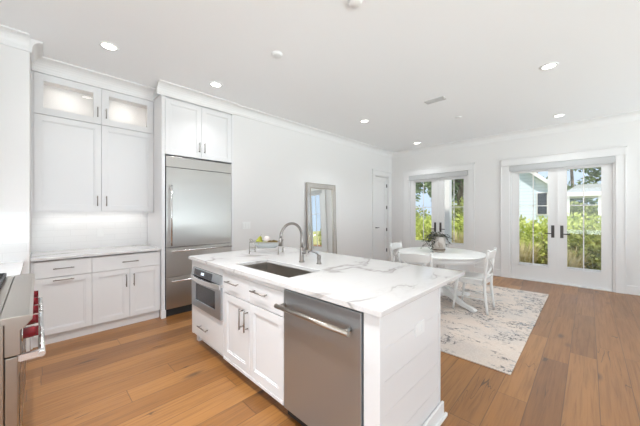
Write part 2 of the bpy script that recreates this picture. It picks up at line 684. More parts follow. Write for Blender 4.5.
baseboard('baseboard_left', XW, XW + 0.018, 2.14, HD0 - 0.12)
baseboard('baseboard_back_1', B1 + 0.12, A0 - 0.145, YB - 0.018, YB)
baseboard('baseboard_back_2', A1 + 0.12, XR, YB - 0.018, YB)
baseboard('baseboard_right', XR - 0.018, XR, YS, YB - 0.02)


# ------------------------------------------------------------------ door casings and doors
def casing(name, x0, x1, lw, rw):
    mb = MB()
    z1 = OZ
    y1, y0 = YB, YB - 0.022
    mb.box(x0 - lw, x0, y0, y1, 0, z1).box(x1, x1 + rw, y0, y1, 0, z1)
    mb.box(x0 - lw, x1 + rw, y0 - 0.004, y1, z1, z1 + 0.135)
    mb.box(x0 - lw - 0.02, x1 + rw + 0.02, y0 - 0.022, y1, z1 + 0.135, z1 + 0.158)
    mb.box(x0 - lw - 0.008, x1 + rw + 0.008, y0 - 0.010, y1, z1 - 0.001, z1 + 0.012)
    # back band
    mb.box(x0 - lw - 0.012, x0 - lw + 0.008, y0 - 0.010, y1, 0, z1).box(x1 + rw - 0.008, x1 + rw + 0.012, y0 - 0.010, y1, 0, z1)
    struct(mb.build(name, M_TRIM, bevel=0.002))


casing('trim_7', A0, A1, 0.144, 0.116)
casing('trim_8', B0, B1, 0.16, 0.116)
mb = MB()
mb.box(XW, XW + 0.022, HD0 - 0.115, HD0, 0, HDZ).box(XW, XW + 0.022, HD1, HD1 + 0.115, 0, HDZ)
mb.box(XW, XW + 0.026, HD0 - 0.115, HD1 + 0.115, HDZ, HDZ + 0.115)
mb.box(XW, XW + 0.040, HD0 - 0.135, HD1 + 0.135, HDZ + 0.115, HDZ + 0.135)
struct(mb.build('trim_9', M_TRIM, bevel=0.002))


def french(name, x0, x1, gl, gr, gz0, gz1, ztop, hz):
    """pair of glazed leaves between x0..x1; gl/gr = glass x ranges"""
    root = bpy.data.objects.new(name, None)
    C.objects.link(root)
    root.location = ((x0 + x1) / 2, YB + 0.05, 0)
    root['kind'] = 'structure'
    mid = (gl[1] + gr[0]) / 2
    yf, yb = YB + 0.03, YB + 0.075
    # frame: jambs, head, threshold
    MB().box(x0, x0 + 0.03, YB, YB + T, 0.02, OZ).box(x1 - 0.03, x1, YB, YB + T, 0.02, OZ) \
        .box(x0, x1, YB, YB + T, OZ - 0.03, OZ).build('door_frame', M_TRIM, root)
    MB().box(x0, x1, YB - 0.01, YB + T + 0.03, 0, 0.022).build('threshold', M_TRIM, root, bevel=0.004)
    for (a, b, g) in ((x0 + 0.032, mid - 0.0025, gl), (mid + 0.0025, x1 - 0.032, gr)):
        mb = MB()
        mb.box(a, g[0], yf, yb, 0.025, ztop).box(g[1], b, yf, yb, 0.025, ztop)
        mb.box(g[0], g[1], yf, yb, 0.025, gz0).box(g[0], g[1], yf, yb, gz1, ztop)
        leaf = mb.build('door_leaf', M_TRIM, root)
        MB().box(g[0], g[1], yf + 0.02, yf + 0.026, gz0, gz1).build('glass_pane', M_GLASS, leaf)
        c = (g[0] + g[1]) / 2
        mb = MB()
        mb.box(c - 0.008, c + 0.008, yf + 0.006, yf + 0.019, gz0, gz1)
        mb.box(g[0], g[1], yf + 0.006, yf + 0.019, 1.505, 1.521)
        mb.build('muntin', M_TRIM, leaf)
        # glazing bead and outer sill catching daylight
        mb = MB()
        mb.box(g[0], g[0] + 0.014, yf - 0.006, yf + 0.02, gz0, gz1).box(g[1] - 0.014, g[1], yf - 0.006, yf + 0.02, gz0, gz1)
        mb.box(g[0], g[1], yf - 0.006, yf + 0.02, gz0, gz0 + 0.014).box(g[0], g[1], yf - 0.006, yf + 0.02, gz1 - 0.014, gz1)
        mb.box(g[0], g[1], yf + 0.027, yb + 0.03, gz0 + 0.0, gz0 + 0.045)
        mb.build('glazing_bead', M_TRIM, leaf)
        left = a < mid - 0.1
        hx = mid - 0.066 if left else mid + 0.066
        hd = MB().box(hx - 0.024, hx + 0.024, yf - 0.012, yf, hz - 0.12, hz + 0.12).build('handle_plate', M_BRONZE, leaf, bevel=0.003)
        s = -1 if left else 1
        MB().tube([(hx, yf - 0.012, hz - 0.04), (hx, yf - 0.055, hz - 0.04), (hx + s * 0.02, yf - 0.06, hz - 0.04),
                   (hx + s * 0.12, yf - 0.058, hz - 0.042)], 0.009, 10).build('handle', M_BRONZE, leaf)
    MB().box(mid - 0.012, mid + 0.012, yf - 0.012, yf, 0.03, ztop).build('astragal', M_TRIM, root)
    return root


french('door_1', A0, A1, (-1.045, -0.557), (-0.302, 0.178), 0.295, 2.205, 2.32, 1.01)
french('door_2', B0, B1, (-3.305, -2.845), (-2.558, -2.088), 0.60, 2.19, 2.32, 1.01)


def shade(x0, x1, label):
    r = thing('roller_blind', label, 'blind', ((x0 + x1) / 2, YB - 0.01, 2.24))
    MB().box(x0 + 0.004, x1 - 0.004, YB - 0.028, YB + 0.022, 2.245, 2.356).build('cassette', M_SHADE, r, bevel=0.006)
    MB().box(x0 + 0.03, x1 - 0.03, YB - 0.02, YB - 0.006, 2.228, 2.246).build('hem_bar', M_SHADE, r, bevel=0.003)


shade(A0, A1, 'retracted grey roller blind above the wide french doors at right')
shade(B0, B1, 'retracted grey roller blind above the french doors behind the table')

# hall door in the left wall
d3 = bpy.data.objects.new('door_3', None)
C.objects.link(d3)
d3.location = (XW - 0.05, (HD0 + HD1) / 2, 0)
d3['kind'] = 'structure'
mb = MB()
xa, xb = XW - 0.075, XW - 0.035
y0, y1 = HD0 + 0.022, HD1 - 0.022
mb.box(xa, xb, y0, y0 + 0.11, 0.01, HDZ - 0.025).box(xa, xb, y1 - 0.11, y1, 0.01, HDZ - 0.025)
for z0, z1 in ((0.01, 0.24), (0.92, 1.05), (HDZ - 0.145, HDZ - 0.025)):
    mb.box(xa, xb, y0 + 0.11, y1 - 0.11, z0, z1)
mb.box(xa + 0.01, xb - 0.013, y0 + 0.11, y1 - 0.11, 0.24, HDZ - 0.145)
lf = mb.build('door_leaf', M_TRIM, d3, bevel=0.002)
MB().box(XW - T, XW, HD0, HD0 + 0.02, 0, HDZ).box(XW - T, XW, HD1 - 0.02, HD1, 0, HDZ).box(XW - T, XW, HD0 + 0.02, HD1 - 0.02, HDZ - 0.02, HDZ).build('door_frame', M_TRIM, d3)
for z in (2.113, 1.518, 0.909, 0.341):
    MB().tube([(XW - 0.028, HD1 - 0.022, z - 0.045), (XW - 0.028, HD1 - 0.022, z + 0.045)], 0.010, 10) \
        .box(XW - 0.036, XW - 0.032, HD1 - 0.05, HD1 - 0.022, z - 0.045, z + 0.045).build('hinge', M_BRONZE, d3)
MB().tube([(xb, y0 + 0.06, 0.98), (xb + 0.05, y0 + 0.06, 0.98)], 0.012, 10).tube([(xb + 0.05, y0 + 0.06, 0.98), (xb + 0.05, y0 + 0.17, 0.98)], 0.009, 10).build('handle', M_BRONZE, d3)

# ------------------------------------------------------------------ ceiling fittings
CANS = [(-3.444, 0.496, 'recessed ceiling light nearest the glass-front cabinets'),
        (-3.479, 1.621, 'recessed ceiling light in front of the refrigerator cupboard'),
        (-2.926, 4.162, 'recessed ceiling light in front of the leaning mirror'),
        (-2.948, 6.359, 'recessed ceiling light above the french doors behind the table'),
        (-0.321, 4.07, 'recessed ceiling light largest at upper right, away from any wall'),
        (-0.362, 6.266, 'recessed ceiling light close above the wide french doors at right')]
proto = None


def can_light(x, y, label, grp):
    r = thing('recessed_light', label, 'ceiling light', (x, y, H), 0, grp)
    MB().lathe([(0.058, -0.001), (0.060, -0.008), (0.082, -0.006), (0.086, 0.0)], (x, y, H), 40).build('trim_ring', M_PLASTIC, r)
    MB().lathe([(0, -0.004), (0.059, -0.004), (0.059, -0.001), (0, -0.001)], (x, y, H), 40).build('lens', M_LENS, r)
    area('lamp', (x, y, H - 0.012), (0, 0, 0), 0.11, 0.11, (P_KIT if x < -3 and y < 2 else P_SIT if x > 1 else P_AISLE if y < 1 else P_DIN if y < 5 else 0.55 * P_DIN), (0.94, 0.97, 1.0) if y < 2 else (0.90, 0.97, 1.0), 'DISK', r, 112)
    return r


for x, y, lb in CANS:
    can_light(x, y, lb, 'recessed ceiling lights')
# added out-of-view cans, to brighten the island front and the room
for x, y, lb in ((-1.1, 0.35, 'added out-of-view recessed light over the aisle by the range'), (-2.25, 0.2, 'added out-of-view recessed light over the aisle before the microwave drawer'), (1.8, 1.6, 'added out-of-view recessed light in the sitting area'),
                 (1.8, -2.2, 'added out-of-view recessed light far behind the kitchen')):
    can_light(x, y, lb, 'recessed ceiling lights')


def disc(name, x, y, r, h, label, cat, m=M_PLASTIC):
    t = thing(name, label, cat, (x, y, H))
    MB().lathe([(0, 0), (r * 1.06, 0), (r * 1.06, -h * 0.35), (r, -h * 0.4)], (x, y, H), 36).build('base', m, t)
    MB().lathe([(r * 0.98, -h * 0.4), (r * 0.92, -h * 0.85), (r * 0.8, -h), (0, -h)], (x, y, H), 36).build('cover', m, t)


disc('smoke_detector', -2.35, 1.76, 0.055, 0.022, 'white round smoke detector on ceiling above the sink', 'smoke detector')
disc('smoke_detector', -1.32, 1.75, 0.055, 0.022, 'white round smoke detector cut by the top edge of the view', 'smoke detector')
disc('ceiling_sensor', -1.63, 5.13, 0.05, 0.014, 'small flat white sensor disc on ceiling behind the vent', 'sensor')
vt = thing('ceiling_vent', 'grey rectangular air vent in the ceiling above the dining table', 'vent', (-1.63, 4.12, H))
MB().ring(-1.77, -1.49, 4.06, 4.18, -1.755, -1.505, 4.075, 4.165, H - 0.012, H).build('frame', M_VENT, vt)
MB().box(-1.755, -1.505, 4.075, 4.165, H - 0.003, H).build('duct', M_DARK, vt)
for k in range(6):
    yy = 4.087 + k * 0.0133
    MB().box(-1.755, -1.505, yy, yy + 0.008, H - 0.010, H - 0.004).build('slat', M_VENT, vt)


# ------------------------------------------------------------------ cabinetry helpers
class Face:
    """a cabinet front: u runs along it, n points into the room"""
    def __init__(s, kind, plane):
        s.k, s.p = kind, plane

    def box(s, mb, u0, u1, z0, z1, n0, n1):
        if s.k == '+x':
            mb.box(s.p + n0, s.p + n1, u0, u1, z0, z1)
        elif s.k == '-y':
            mb.box(u0, u1, s.p - n1, s.p - n0, z0, z1)
        elif s.k == '+y':
            mb.box(u0, u1, s.p + n0, s.p + n1, z0, z1)
        return mb

    def pt(s, u, z, n):
        return {'+x': (s.p + n, u, z), '-y': (u, s.p - n, z), '+y': (u, s.p + n, z)}[s.k]

    def shaker(s, u0, u1, z0, z1, rail=0.058, th=0.02, hole=False):
        mb = MB()
        s.box(mb, u0, u0 + rail, z0, z1, -th, 0)
        s.box(mb, u1 - rail, u1, z0, z1, -th, 0)
        s.box(mb, u0 + rail, u1 - rail, z0, z0 + rail, -th, 0)
        s.box(mb, u0 + rail, u1 - rail, z1 - rail, z1, -th, 0)
        if not hole:
            s.box(mb, u0 + rail, u1 - rail, z0 + rail, z1 - rail, -th, -0.011)
            # small inner bead
            b = 0.010
            for q in ((u0 + rail, u0 + rail + b, z0 + rail, z1 - rail), (u1 - rail - b, u1 - rail, z0 + rail, z1 - rail),
                      (u0 + rail + b, u1 - rail - b, z0 + rail, z0 + rail + b), (u0 + rail + b, u1 - rail - b, z1 - rail - b, z1 - rail)):
                s.box(mb, *q, -0.011, -0.005)
        return mb

    def flat(s, u0, u1, z0, z1, th=0.02):
        return s.box(MB(), u0, u1, z0, z1, -th, 0)

    def pull(s, u, z, ln, vert, parent, out=0.032, r=0.0055):
        mb = MB()
        h = ln / 2
        a, b = ((u, z - h), (u, z + h)) if vert else ((u - h, z), (u + h, z))
        i = 0.12
        for t in (i, 1 - i):
            q = (a[0] + (b[0] - a[0]) * t, a[1] + (b[1] - a[1]) * t)
            mb.tube([s.pt(*q, 0), s.pt(*q, out)], r * 0.9, 8)
        mb.tube([s.pt(*a, out), s.pt(*b, out)], r, 10)
        return mb.build('handle', M_PULL, parent)


def carcass(x0, x1, y0, y1, z0, z1, root, front, mat=None, th=0.018, top=False):
    mb = MB()
    mb.box(x0, x1, y0, y1, z0, z0 + th)
    if front == '+x':
        mb.box(x0, x1, y0, y0 + th, z0 + th, z1).box(x0, x1, y1 - th, y1, z0 + th, z1)
        mb.box(x0, x0 + 0.008, y0 + th, y1 - th, z0 + th, z1)
        if top:
            mb.box(x0 + 0.008, x1, y0 + th, y1 - th, z1 - th, z1)
    elif front == '-y':
        mb.box(x0, x0 + th, y0, y1, z0 + th, z1).box(x1 - th, x1, y0, y1, z0 + th, z1)
        mb.box(x0 + th, x1 - th, y1 - 0.008, y1, z0 + th, z1)
    elif front == '+y':
        mb.box(x0, x0 + th, y0, y1, z0 + th, z1).box(x1 - th, x1, y0, y1, z0 + th, z1)
        mb.box(x0 + th, x1 - th, y0, y0 + 0.008, z0 + th, z1)
    return mb.build('carcass', mat or M_CAB, root)


G = 0.0015   # half gap
# ---- base cabinets on the kitchen wall
FB = Face('+x', -4.01)
ZB = 0.10
r = thing('base_cabinet', 'white base cabinet with one drawer over a single door, at the left corner', 'cabinet', (-4.33, 0.19, 0))
carcass(XK, -4.032, -0.038, 0.422, ZB, 0.884, r, '+x')
MB().box(-4.056, -4.045, -0.052, 0.4225, 0, ZB).build('toe_kick', M_CAB, r)
MB().box(-4.045, -4.012, -0.054, -0.0385, 0.0, 0.884).build('filler', M_CAB, r)
d = FB.flat(-0.036 + G, 0.424 - G, 0.70, 0.872).build('drawer', M_CAB, r, bevel=0.002)
FB.pull(0.19, 0.789, 0.165, False, d)
d = FB.shaker(-0.036 + G, 0.424 - G, 0.105, 0.695).build('door', M_CAB, r, bevel=0.0015)
FB.pull(0.19, 0.667, 0.165, False, d)
r = thing('base_cabinet', 'white base cabinet with a wide drawer over two doors, beside the refrigerator', 'cabinet', (-4.33, 0.77, 0))
carcass(XK, -4.032, 0.426, 1.112, ZB, 0.884, r, '+x')
MB().box(-4.056, -4.045, 0.4235, 1.112, 0, ZB).build('toe_kick', M_CAB, r)
d = FB.flat(0.424 + G, 1.113 - G, 0.70, 0.872).build('drawer', M_CAB, r, bevel=0.002)
FB.pull(0.785, 0.786, 0.165, False, d)
for a, b, h in ((0.424, 0.782, 0.743), (0.782, 1.113, 0.822)):
    d = FB.shaker(a + G, b - G, 0.105, 0.695).build('door', M_CAB, r, bevel=0.0015)
    FB.pull(h, 0.560, 0.15, True, d)
tag(MB().box(XK, -3.985, -0.056, 1.113, 0.885, 0.914).build('countertop', M_QUARTZ, bevel=0.003),
    'white quartz worktop on the wall cabinets left of the refrigerator', 'countertop')
# backsplash tile
tag(MB().box(XK, XK + 0.008, -0.056, 1.117, 0.9142, 1.378).build('backsplash', M_TILE),
    'white tiled splashback under the lit wall cabinets', 'backsplash')
tag(MB().box(-3.83, -3.822, YH, -0.058, 0.9142, 1.385).build('backsplash', M_TILE),
    'white tiled splashback on the short wall left beyond the range', 'backsplash')
r = thing('outlet', 'white outlet plate on the tiled splashback under the wall cabinets', 'outlet', (XK + 0.008, 0.575, 1.11))
MB().box(XK + 0.008, XK + 0.013, 0.54, 0.61, 1.06, 1.17).build('plate', M_PLASTIC, r, bevel=0.002)
for z in (1.085, 1.12):
    MB().box(XK + 0.013, XK + 0.0145, 0.555, 0.595, z, z + 0.025).build('socket', M_PLASTIC, r)

# ---- wall cabinets
XU = -4.31
FU = Face('+x', XU)
U0, U1, UM = -0.036, 1.119, 0.546
r = thing('wall_cabinet', 'tall two-door white wall cabinet above the tiled splashback', 'cabinet', (-4.47, 0.54, 1.379))
carcass(XK + 0.001, XU - 0.022, U0, U1 - 0.002, 1.395, 2.458, r, '+x', top=True)
MB().box(XU - 0.022, XU - 0.002, U0, U1 - 0.002, 1.379, 1.3945).build('light_rail', M_CAB, r)
MB().box(XU - 0.030, XU - 0.004, -0.0575, U0 - 0.001, 1.379, 2.459).build('filler', M_CAB, r)
for a, b, h in ((U0, UM, 0.506), (UM, U1 - 0.002, 0.594)):
    d = FU.shaker(a + G, b - G, 1.397, 2.458, 0.062).build('door', M_CAB, r, bevel=0.0015)
    FU.pull(h, 1.52, 0.125, True, d)
led = MB().box(XK + 0.10, XK + 0.125, 0.06, 1.05, 1.386, 1.3945).build('led_strip', M_LED, r)
area('lamp', (XK + 0.15, 0.54, 1.383), (0, 0, 0), 0.04, 1.0, 0.6, (1.0, 0.97, 0.94), 'RECTANGLE', r)
r = thing('glass_front_cabinet', 'short lit white cabinet with two glass doors, atop the tall wall cabinet', 'cabinet', (-4.47, 0.54, 2.46))
carcass(XK + 0.001, XU - 0.022, U0, U1 - 0.002, 2.462, 2.915, r, '+x', M_CABIN, top=True)
MB().box(XU - 0.030, XU - 0.004, -0.0575, U0 - 0.001, 2.460, 2.93).build('filler', M_CAB, r)
for a, b, h in ((U0, UM, 0.508), (UM, U1 - 0.002, 0.592)):
    d = FU.shaker(a + G, b - G, 2.465, 2.912, 0.075, hole=True).build('door', M_CAB, r, bevel=0.0015)
    FU.box(MB(), a + 0.075, b - 0.075, 2.54, 2.837, -0.014, -0.010).build('glass_pane', M_GLASS, d)
    FU.pull(h, 2.605, 0.12, True, d)
    c = (a + b) / 2
    MB().lathe([(0, -0.012), (0.03, -0.012), (0.034, 0), (0, 0)], (XU - 0.12, c, 2.897), 24).build('puck_light', M_PUCK, r)
    area('lamp', (XU - 0.12, c, 2.88), (0, 0, 0), 0.06, 0.06, 0.5, (1.0, 0.94, 0.90), 'DISK', r)
MB().box(XU - 0.022, XU, U0, U1 - 0.002, 2.915, 2.93).build('top_rail', M_CAB, r)
tag(struct(MB().box(XK, XU - 0.004, U0 - 0.02, U1, 2.931, H).build('trim_10', M_CAB)), 'white frieze above the glass-front cabinet', 'trim')
del_me = None

# ---- refrigerator and its surround
XF = -3.965
FF = Face('+x', XF)
r = thing('refrigerator_cupboard', 'white cupboard surround with two doors over the refrigerator', 'cabinet', (-4.3, 1.63, 0))
MB().box(XK, XF, 1.119, 1.160, 0, 2.912).build('side_panel', M_CAB, r, bevel=0.0015)
MB().box(XK, XF, 2.098, 2.133, 0, 2.912).build('side_panel', M_CAB, r, bevel=0.0015)
MB().box(XF - 0.0015, XF + 0.012, 1.112, 1.168, 0, 0.105).build('plinth_block', M_CAB, r, bevel=0.002)
carcass(XK, XF - 0.022, 1.161, 2.097, 2.15, 2.912, r, '+x', top=True)
for a, b, h in ((1.161, 1.634, 1.60), (1.634, 2.097, 1.672)):
    d = FF.shaker(a + G, b - G, 2.152, 2.886, 0.065).build('door', M_CAB, r, bevel=0.0015)
    FF.pull(h, 2.30, 0.14, True, d)
MB().box(XK, XF, 1.119, 2.133, 2.913, 2.926).build('top_rail', M_CAB, r)
struct(MB().box(XK, XF + 0.008, 1.10, 2.133, 2.927, H).build('trim_11', M_CAB))

r = thing('refrigerator', 'tall built-in stainless steel refrigerator with two freezer drawers', 'refrigerator', (-4.3, 1.63, 0))
Y0, Y1 = 1.172, 2.094
MB().box(XK + 0.02, XF - 0.03, Y0, Y1, 0.012, 2.128).build('body', M_DARK, r)
MB().box(XF - 0.05, XF - 0.028, Y0, Y1, 0.0, 0.09).build('toe_grille', M_DARK, r)
g = MB().box(XF - 0.03, XF - 0.002, Y0, Y1, 1.985, 2.128).build('vent_grille', M_STEEL, r, bevel=0.003)
MB().box(XF - 0.004, XF, Y0 + 0.002, Y1 - 0.002, 1.978, 1.984).build('shadow_gap', M_DARK, r)
dr = MB().box(XF - 0.03, XF, Y0 + 0.002, Y1 - 0.002, 0.915, 1.98).build('door', M_STEEL, r, bevel=0.003)


def bar(a, b, out, r_, root, m, ends=0.1, name='handle', rs=None):
    a, b, o = Vector(a), Vector(b), Vector(out)
    mb = MB()
    mb.tube([a, b], r_, 16)
    for t in (ends, 1 - ends):
        q = a.lerp(b, t)
        mb.tube([q - o, q], (rs or r_ * 0.8), 12)
    return mb.build(name, m, root)


bar((XF + 0.055, 1.222, 0.94), (XF + 0.055, 1.222, 1.74), (0.055, 0, 0), 0.0125, dr, M_CHROME, 0.06)
d = MB().box(XF - 0.03, XF, Y0 + 0.002, Y1 - 0.002, 0.52, 0.908).build('drawer', M_STEEL, r, bevel=0.003)
bar((XF + 0.055, 1.22, 0.865), (XF + 0.055, 2.07, 0.865), (0.055, 0, 0), 0.0125, d, M_CHROME, 0.06)
d = MB().box(XF - 0.03, XF, Y0 + 0.002, Y1 - 0.002, 0.10, 0.514).build('drawer', M_STEEL, r, bevel=0.003)
bar((XF + 0.055, 1.22, 0.468), (XF + 0.055, 2.07, 0.468), (0.055, 0, 0), 0.0125, d, M_CHROME, 0.06)

# ------------------------------------------------------------------ island
IX0, IX1, IY0, IY1 = -3.057, -0.694, 1.121, 2.34
FI = Face('-y', 1.15)
YBK = 1.885      # back of the cabinets
MX0, MX1 = -3.035, -2.322
SX0, SX1 = -2.318, -1.462
DX0, DX1 = -1.455, -0.815
r = thing('island_cabinet', 'white island cabinet holding the microwave drawer, at the far left end', 'cabinet', (-2.68, 1.5, 0))
carcass(MX0, MX1, 1.172, YBK, 0.10, 0.884, r, '-y')
MB().box(MX0 + 0.02, MX1, 1.235, 1.25, 0, 0.10).build('toe_kick', M_CAB, r)
MB().box(MX0, MX0 + 0.05, 1.20, 1.235, 0, 0.10).build('foot', M_CAB, r)
mb = MB()
FI.box(mb, MX0, -2.998, 0.10, 0.884, -0.021, 0).box
FI.box(mb, -2.337, MX1, 0.10, 0.884, -0.021, 0)
FI.box(mb, -2.998, -2.337, 0.812, 0.884, -0.021, 0)
FI.box(mb, -2.998, -2.337, 0.396, 0.408, -0.021, 0)
mb.build('face_frame', M_CAB, r)
d = FI.flat(-3.034, MX1 - G, 0.108, 0.395).build('drawer', M_CAB, r, bevel=0.002)
for ob in (d,):
    ob.location.y -= 0.001
FI.pull(-2.72, 0.235, 0.20, False, d)

r = thing('microwave_drawer', 'stainless steel microwave drawer built into the island', 'microwave', (-2.67, 1.4, 0.41))
MB().box(-2.99, -2.345, 1.153, 1.70, 0.412, 0.806).build('body', M_DARK, r)
pn = MB().prism([(1.128, 0.735), (1.152, 0.735), (1.152, 0.808), (1.142, 0.808)], 'x', -2.996, -2.337).build('control_panel', M_STEELV, r, bevel=0.002)
M_DISP = mat('display_glass', (0.03, 0.03, 0.035), 0.15)
MB().prism([(1.1268, 0.742), (1.1300, 0.742), (1.1400, 0.800), (1.1368, 0.800)], 'x', -2.93, -2.52).build('display', M_DISP, pn)
MB().prism([(1.1262, 0.758), (1.1300, 0.758), (1.1365, 0.782), (1.1330, 0.782)], 'x', -2.755, -2.69).build('readout', mat('readout', (0.5, 0.55, 0.6), 0.4, emit=(0.7, 0.85, 1.0), es=0.7), pn)
dm = MB().ring(-2.996, -2.337, 0.415, 0.705, -2.90, -2.45, 0.485, 0.655, 0, 0.022)
Mx = Matrix(((1, 0, 0, 0), (0, 0, -1, 1.152), (0, 1, 0, 0), (0, 0, 0, 1)))
for v in dm.bm.verts:
    v.co = Mx @ v.co
dm = dm.build('door', M_STEELV, r, bevel=0.003)
MB().box(-2.90, -2.45, 1.139, 1.150, 0.485, 0.655).build('window', M_DISP, dm)
pts = []
for k in range(17):
    t = k / 16
    pts.append((-2.992 + 0.651 * t, 1.118 - 0.030 * math.sin(PI * t), 0.706))
hb = MB()
for i in range(16):
    a, b = pts[i], pts[i + 1]
    vs = [(a[0], a[1], 0.690), (b[0], b[1], 0.690), (b[0], b[1], 0.733), (a[0], a[1], 0.733),
          (a[0], a[1] + 0.014, 0.690), (b[0], b[1] + 0.014, 0.690), (b[0], b[1] + 0.014, 0.733), (a[0], a[1] + 0.014, 0.733)]
    V = [hb.bm.verts.new(p) for p in vs]
    for f in ((0, 1, 2, 3), (5, 4, 7, 6), (3, 2, 6, 7), (1, 0, 4, 5)):
        hb.bm.faces.new([V[j] for j in f])
    if i == 0:
        hb.bm.faces.new([V[j] for j in (4, 0, 3, 7)])
    if i == 15:
        hb.bm.faces.new([V[j] for j in (1, 5, 6, 2)])
bmesh.ops.remove_doubles(hb.bm, verts=hb.bm.verts[:], dist=1e-5)
hb.box(-2.992, -2.972, 1.130, 1.152, 0.690, 0.733).box(-2.361, -2.341, 1.130, 1.152, 0.690, 0.733)
hb.build('handle', M_CHROME, r)

r = thing('island_cabinet', 'white island sink cabinet with two drawers over two doors, mid island', 'cabinet', (-1.89, 1.5, 0))
carcass(SX0, SX1, 1.172, YBK, 0.10, 0.884, r, '-y')
MB().box(SX0, SX1, 1.235, 1.25, 0, 0.10).build('toe_kick', M_CAB, r)
FI.box(MB(), SX0, SX1, 0.084, 0.108, -0.021, 0.004).build('bottom_rail', M_CAB, r, bevel=0.002)
FI.box(MB(), SX0, SX1, 0.845, 0.884, -0.021, -0.002).build('top_rail', M_CAB, r, bevel=0.002)
xm = -1.893
for a, b, h in ((SX0, xm, -2.14), (xm, SX1, -1.735)):
    d = FI.flat(a + G, b - G, 0.676, 0.842).build('drawer', M_CAB, r, bevel=0.002)
    FI.pull(h, 0.784, 0.20, False, d)
for a, b, h in ((SX0, xm, -1.985), (xm, SX1, -1.912)):
    d = FI.shaker(a + G, b - G, 0.110, 0.670, 0.060).build('door', M_CAB, r, bevel=0.0015)
    FI.pull(h, 0.53, 0.165, True, d, 0.036, 0.006)

r = thing('dishwasher', 'stainless steel dishwasher with bar handle built into the island', 'dishwasher', (-1.135, 1.45, 0))
MB().box(DX0 + 0.004, DX1 - 0.004, 1.176, 1.74, 0.02, 0.872).build('body', M_DARK, r)
dw = MB().box(DX0 + 0.006, DX1 - 0.008, 1.140, 1.175, 0.085, 0.868).build('door', M_STEELV, r, bevel=0.004)
MB().box(DX0 + 0.004, DX1 - 0.004, 1.22, 1.235, 0.0, 0.085).build('toe_kick', M_DARK, r)
bar((DX0 - 0.01, 1.085, 0.768), (DX1 - 0.045, 1.085, 0.768), (0, -0.055, 0), 0.0145, dw, M_NICKEL, 0.05, 'handle', 0.014)

r = thing('island_end', 'white shiplap-clad island end with baseboard, right of the dishwasher', 'panel', (-0.76, 1.55, 0))
MB().box(-0.812, -0.732, 1.152, YBK, 0.0, 0.884).build('core', M_CAB, r)
mb = MB()
zs = [0.0, 0.21, 0.375, 0.54, 0.705, 0.884]
for a, b in zip(zs, zs[1:]):
    mb.box(-0.732, -0.720, 1.19, 1.875, a + 0.0008, b - 0.0008)
mb.build('shiplap_boards', M_CAB, r, bevel=0.0009)
MB().box(-0.811, -0.717, 1.146, 1.19, 0.0, 0.884).build('corner_stile', M_CAB, r, bevel=0.002)
MB().box(-0.74, -0.717, 1.876, 1.906, 0.0, 0.884).build('corner_stile', M_CAB, r, bevel=0.002)
mb = MB()
mb.box(MX0, -0.74, 1.886, 1.904, 0.0, 0.884)
mb.build('back_panel', M_CAB, r)
mb = MB()
mb.box(-0.716, -0.700, 1.14, 1.925, 0.0, 0.098).box(-0.700, -0.682, 1.135, 1.94, 0.0, 0.022)
mb.build('baseboard', M_TRIM, r, bevel=0.004)

r = thing('outlet', 'white outlet plate on the shiplap end of the island', 'outlet', (-0.72, 1.59, 0.69))
MB().box(-0.720, -0.715, 1.530, 1.648, 0.652, 0.728).build('plate', M_PLASTIC, r, bevel=0.002)
for y in (1.548, 1.600):
    MB().box(-0.715, -0.7135, y, y + 0.032, 0.672, 0.708).build('socket', M_PLASTIC, r)

HX0, HX1, HY0, HY1 = -2.285, -1.530, 1.245, 1.585
ct = MB().ring(IX0, IX1, IY0, IY1, HX0, HX1, HY0, HY1, 0.884, 0.914).build('countertop', M_QUARTZ, bevel=0.004)
tag(ct, 'large white quartz island worktop with grey veins and a sink cutout', 'countertop')
r = thing('sink', 'undermounted stainless steel sink in the island worktop', 'sink', (-1.9, 1.41, 0.68))
t_ = 0.008
mb = MB()
a0, a1, b0, b1, z0, z1 = HX0 - 0.006, HX1 + 0.006, HY0 - 0.006, HY1 + 0.006, 0.675, 0.883
mb.box(a0 - t_, a1 + t_, b0 - t_, b1 + t_, z0 - t_, z0)
mb.box(a0 - t_, a0, b0 - t_, b1 + t_, z0, z1).box(a1, a1 + t_, b0 - t_, b1 + t_, z0, z1)
mb.box(a0, a1, b0 - t_, b0, z0, z1).box(a0, a1, b1, b1 + t_, z0, z1)
mb.build('basin', M_SINK, r)
MB().lathe([(0, 0.002), (0.022, 0.002), (0.042, 0.004), (0.045, 0.0)], (-1.9, 1.45, z0), 28).build('drain', M_CHROME, r)

# faucet
fx, fy = -1.925, 1.728
r = thing('faucet', 'tall gooseneck pull-down faucet behind the island sink', 'faucet', (fx, fy, 0.914))
MB().lathe([(0, 0), (0.029, 0), (0.029, 0.006), (0.021, 0.012), (0.019, 0.10), (0.017, 0.14), (0, 0.14)], (fx, fy, 0.914), 28).build('base', M_FAUCET, r)
pts = [(fx, fy, 1.05), (fx, fy, 1.10), (fx, fy, 1.155)]
for k in range(1, 17):
    t = PI * k / 16
    pts.append((fx, fy - 0.124 + 0.124 * math.cos(t), 1.155 + 0.124 * math.sin(t)))
MB().tube(pts, 0.0125, 16).build('spout', M_FAUCET, r)
MB().tube([(fx, fy - 0.248, 1.158), (fx, fy - 0.250, 1.13), (fx, fy - 0.251, 1.085)], [0.0145, 0.0155, 0.017], 16).build('spray_head', M_FAUCET, r)
MB().tube([(fx, fy, 1.00), (fx + 0.045, fy, 1.005)], 0.013, 12).tube([(fx + 0.04, fy, 1.005), (fx + 0.055, fy - 0.01, 1.03), (fx + 0.075, fy - 0.02, 1.085)], [0.009, 0.008, 0.006], 10).build('handle', M_FAUCET, r)
sx, sy = -1.745, 1.775
r = thing('soap_dispenser', 'small metal dispenser tap right of the gooseneck faucet', 'dispenser', (sx, sy, 0.914))
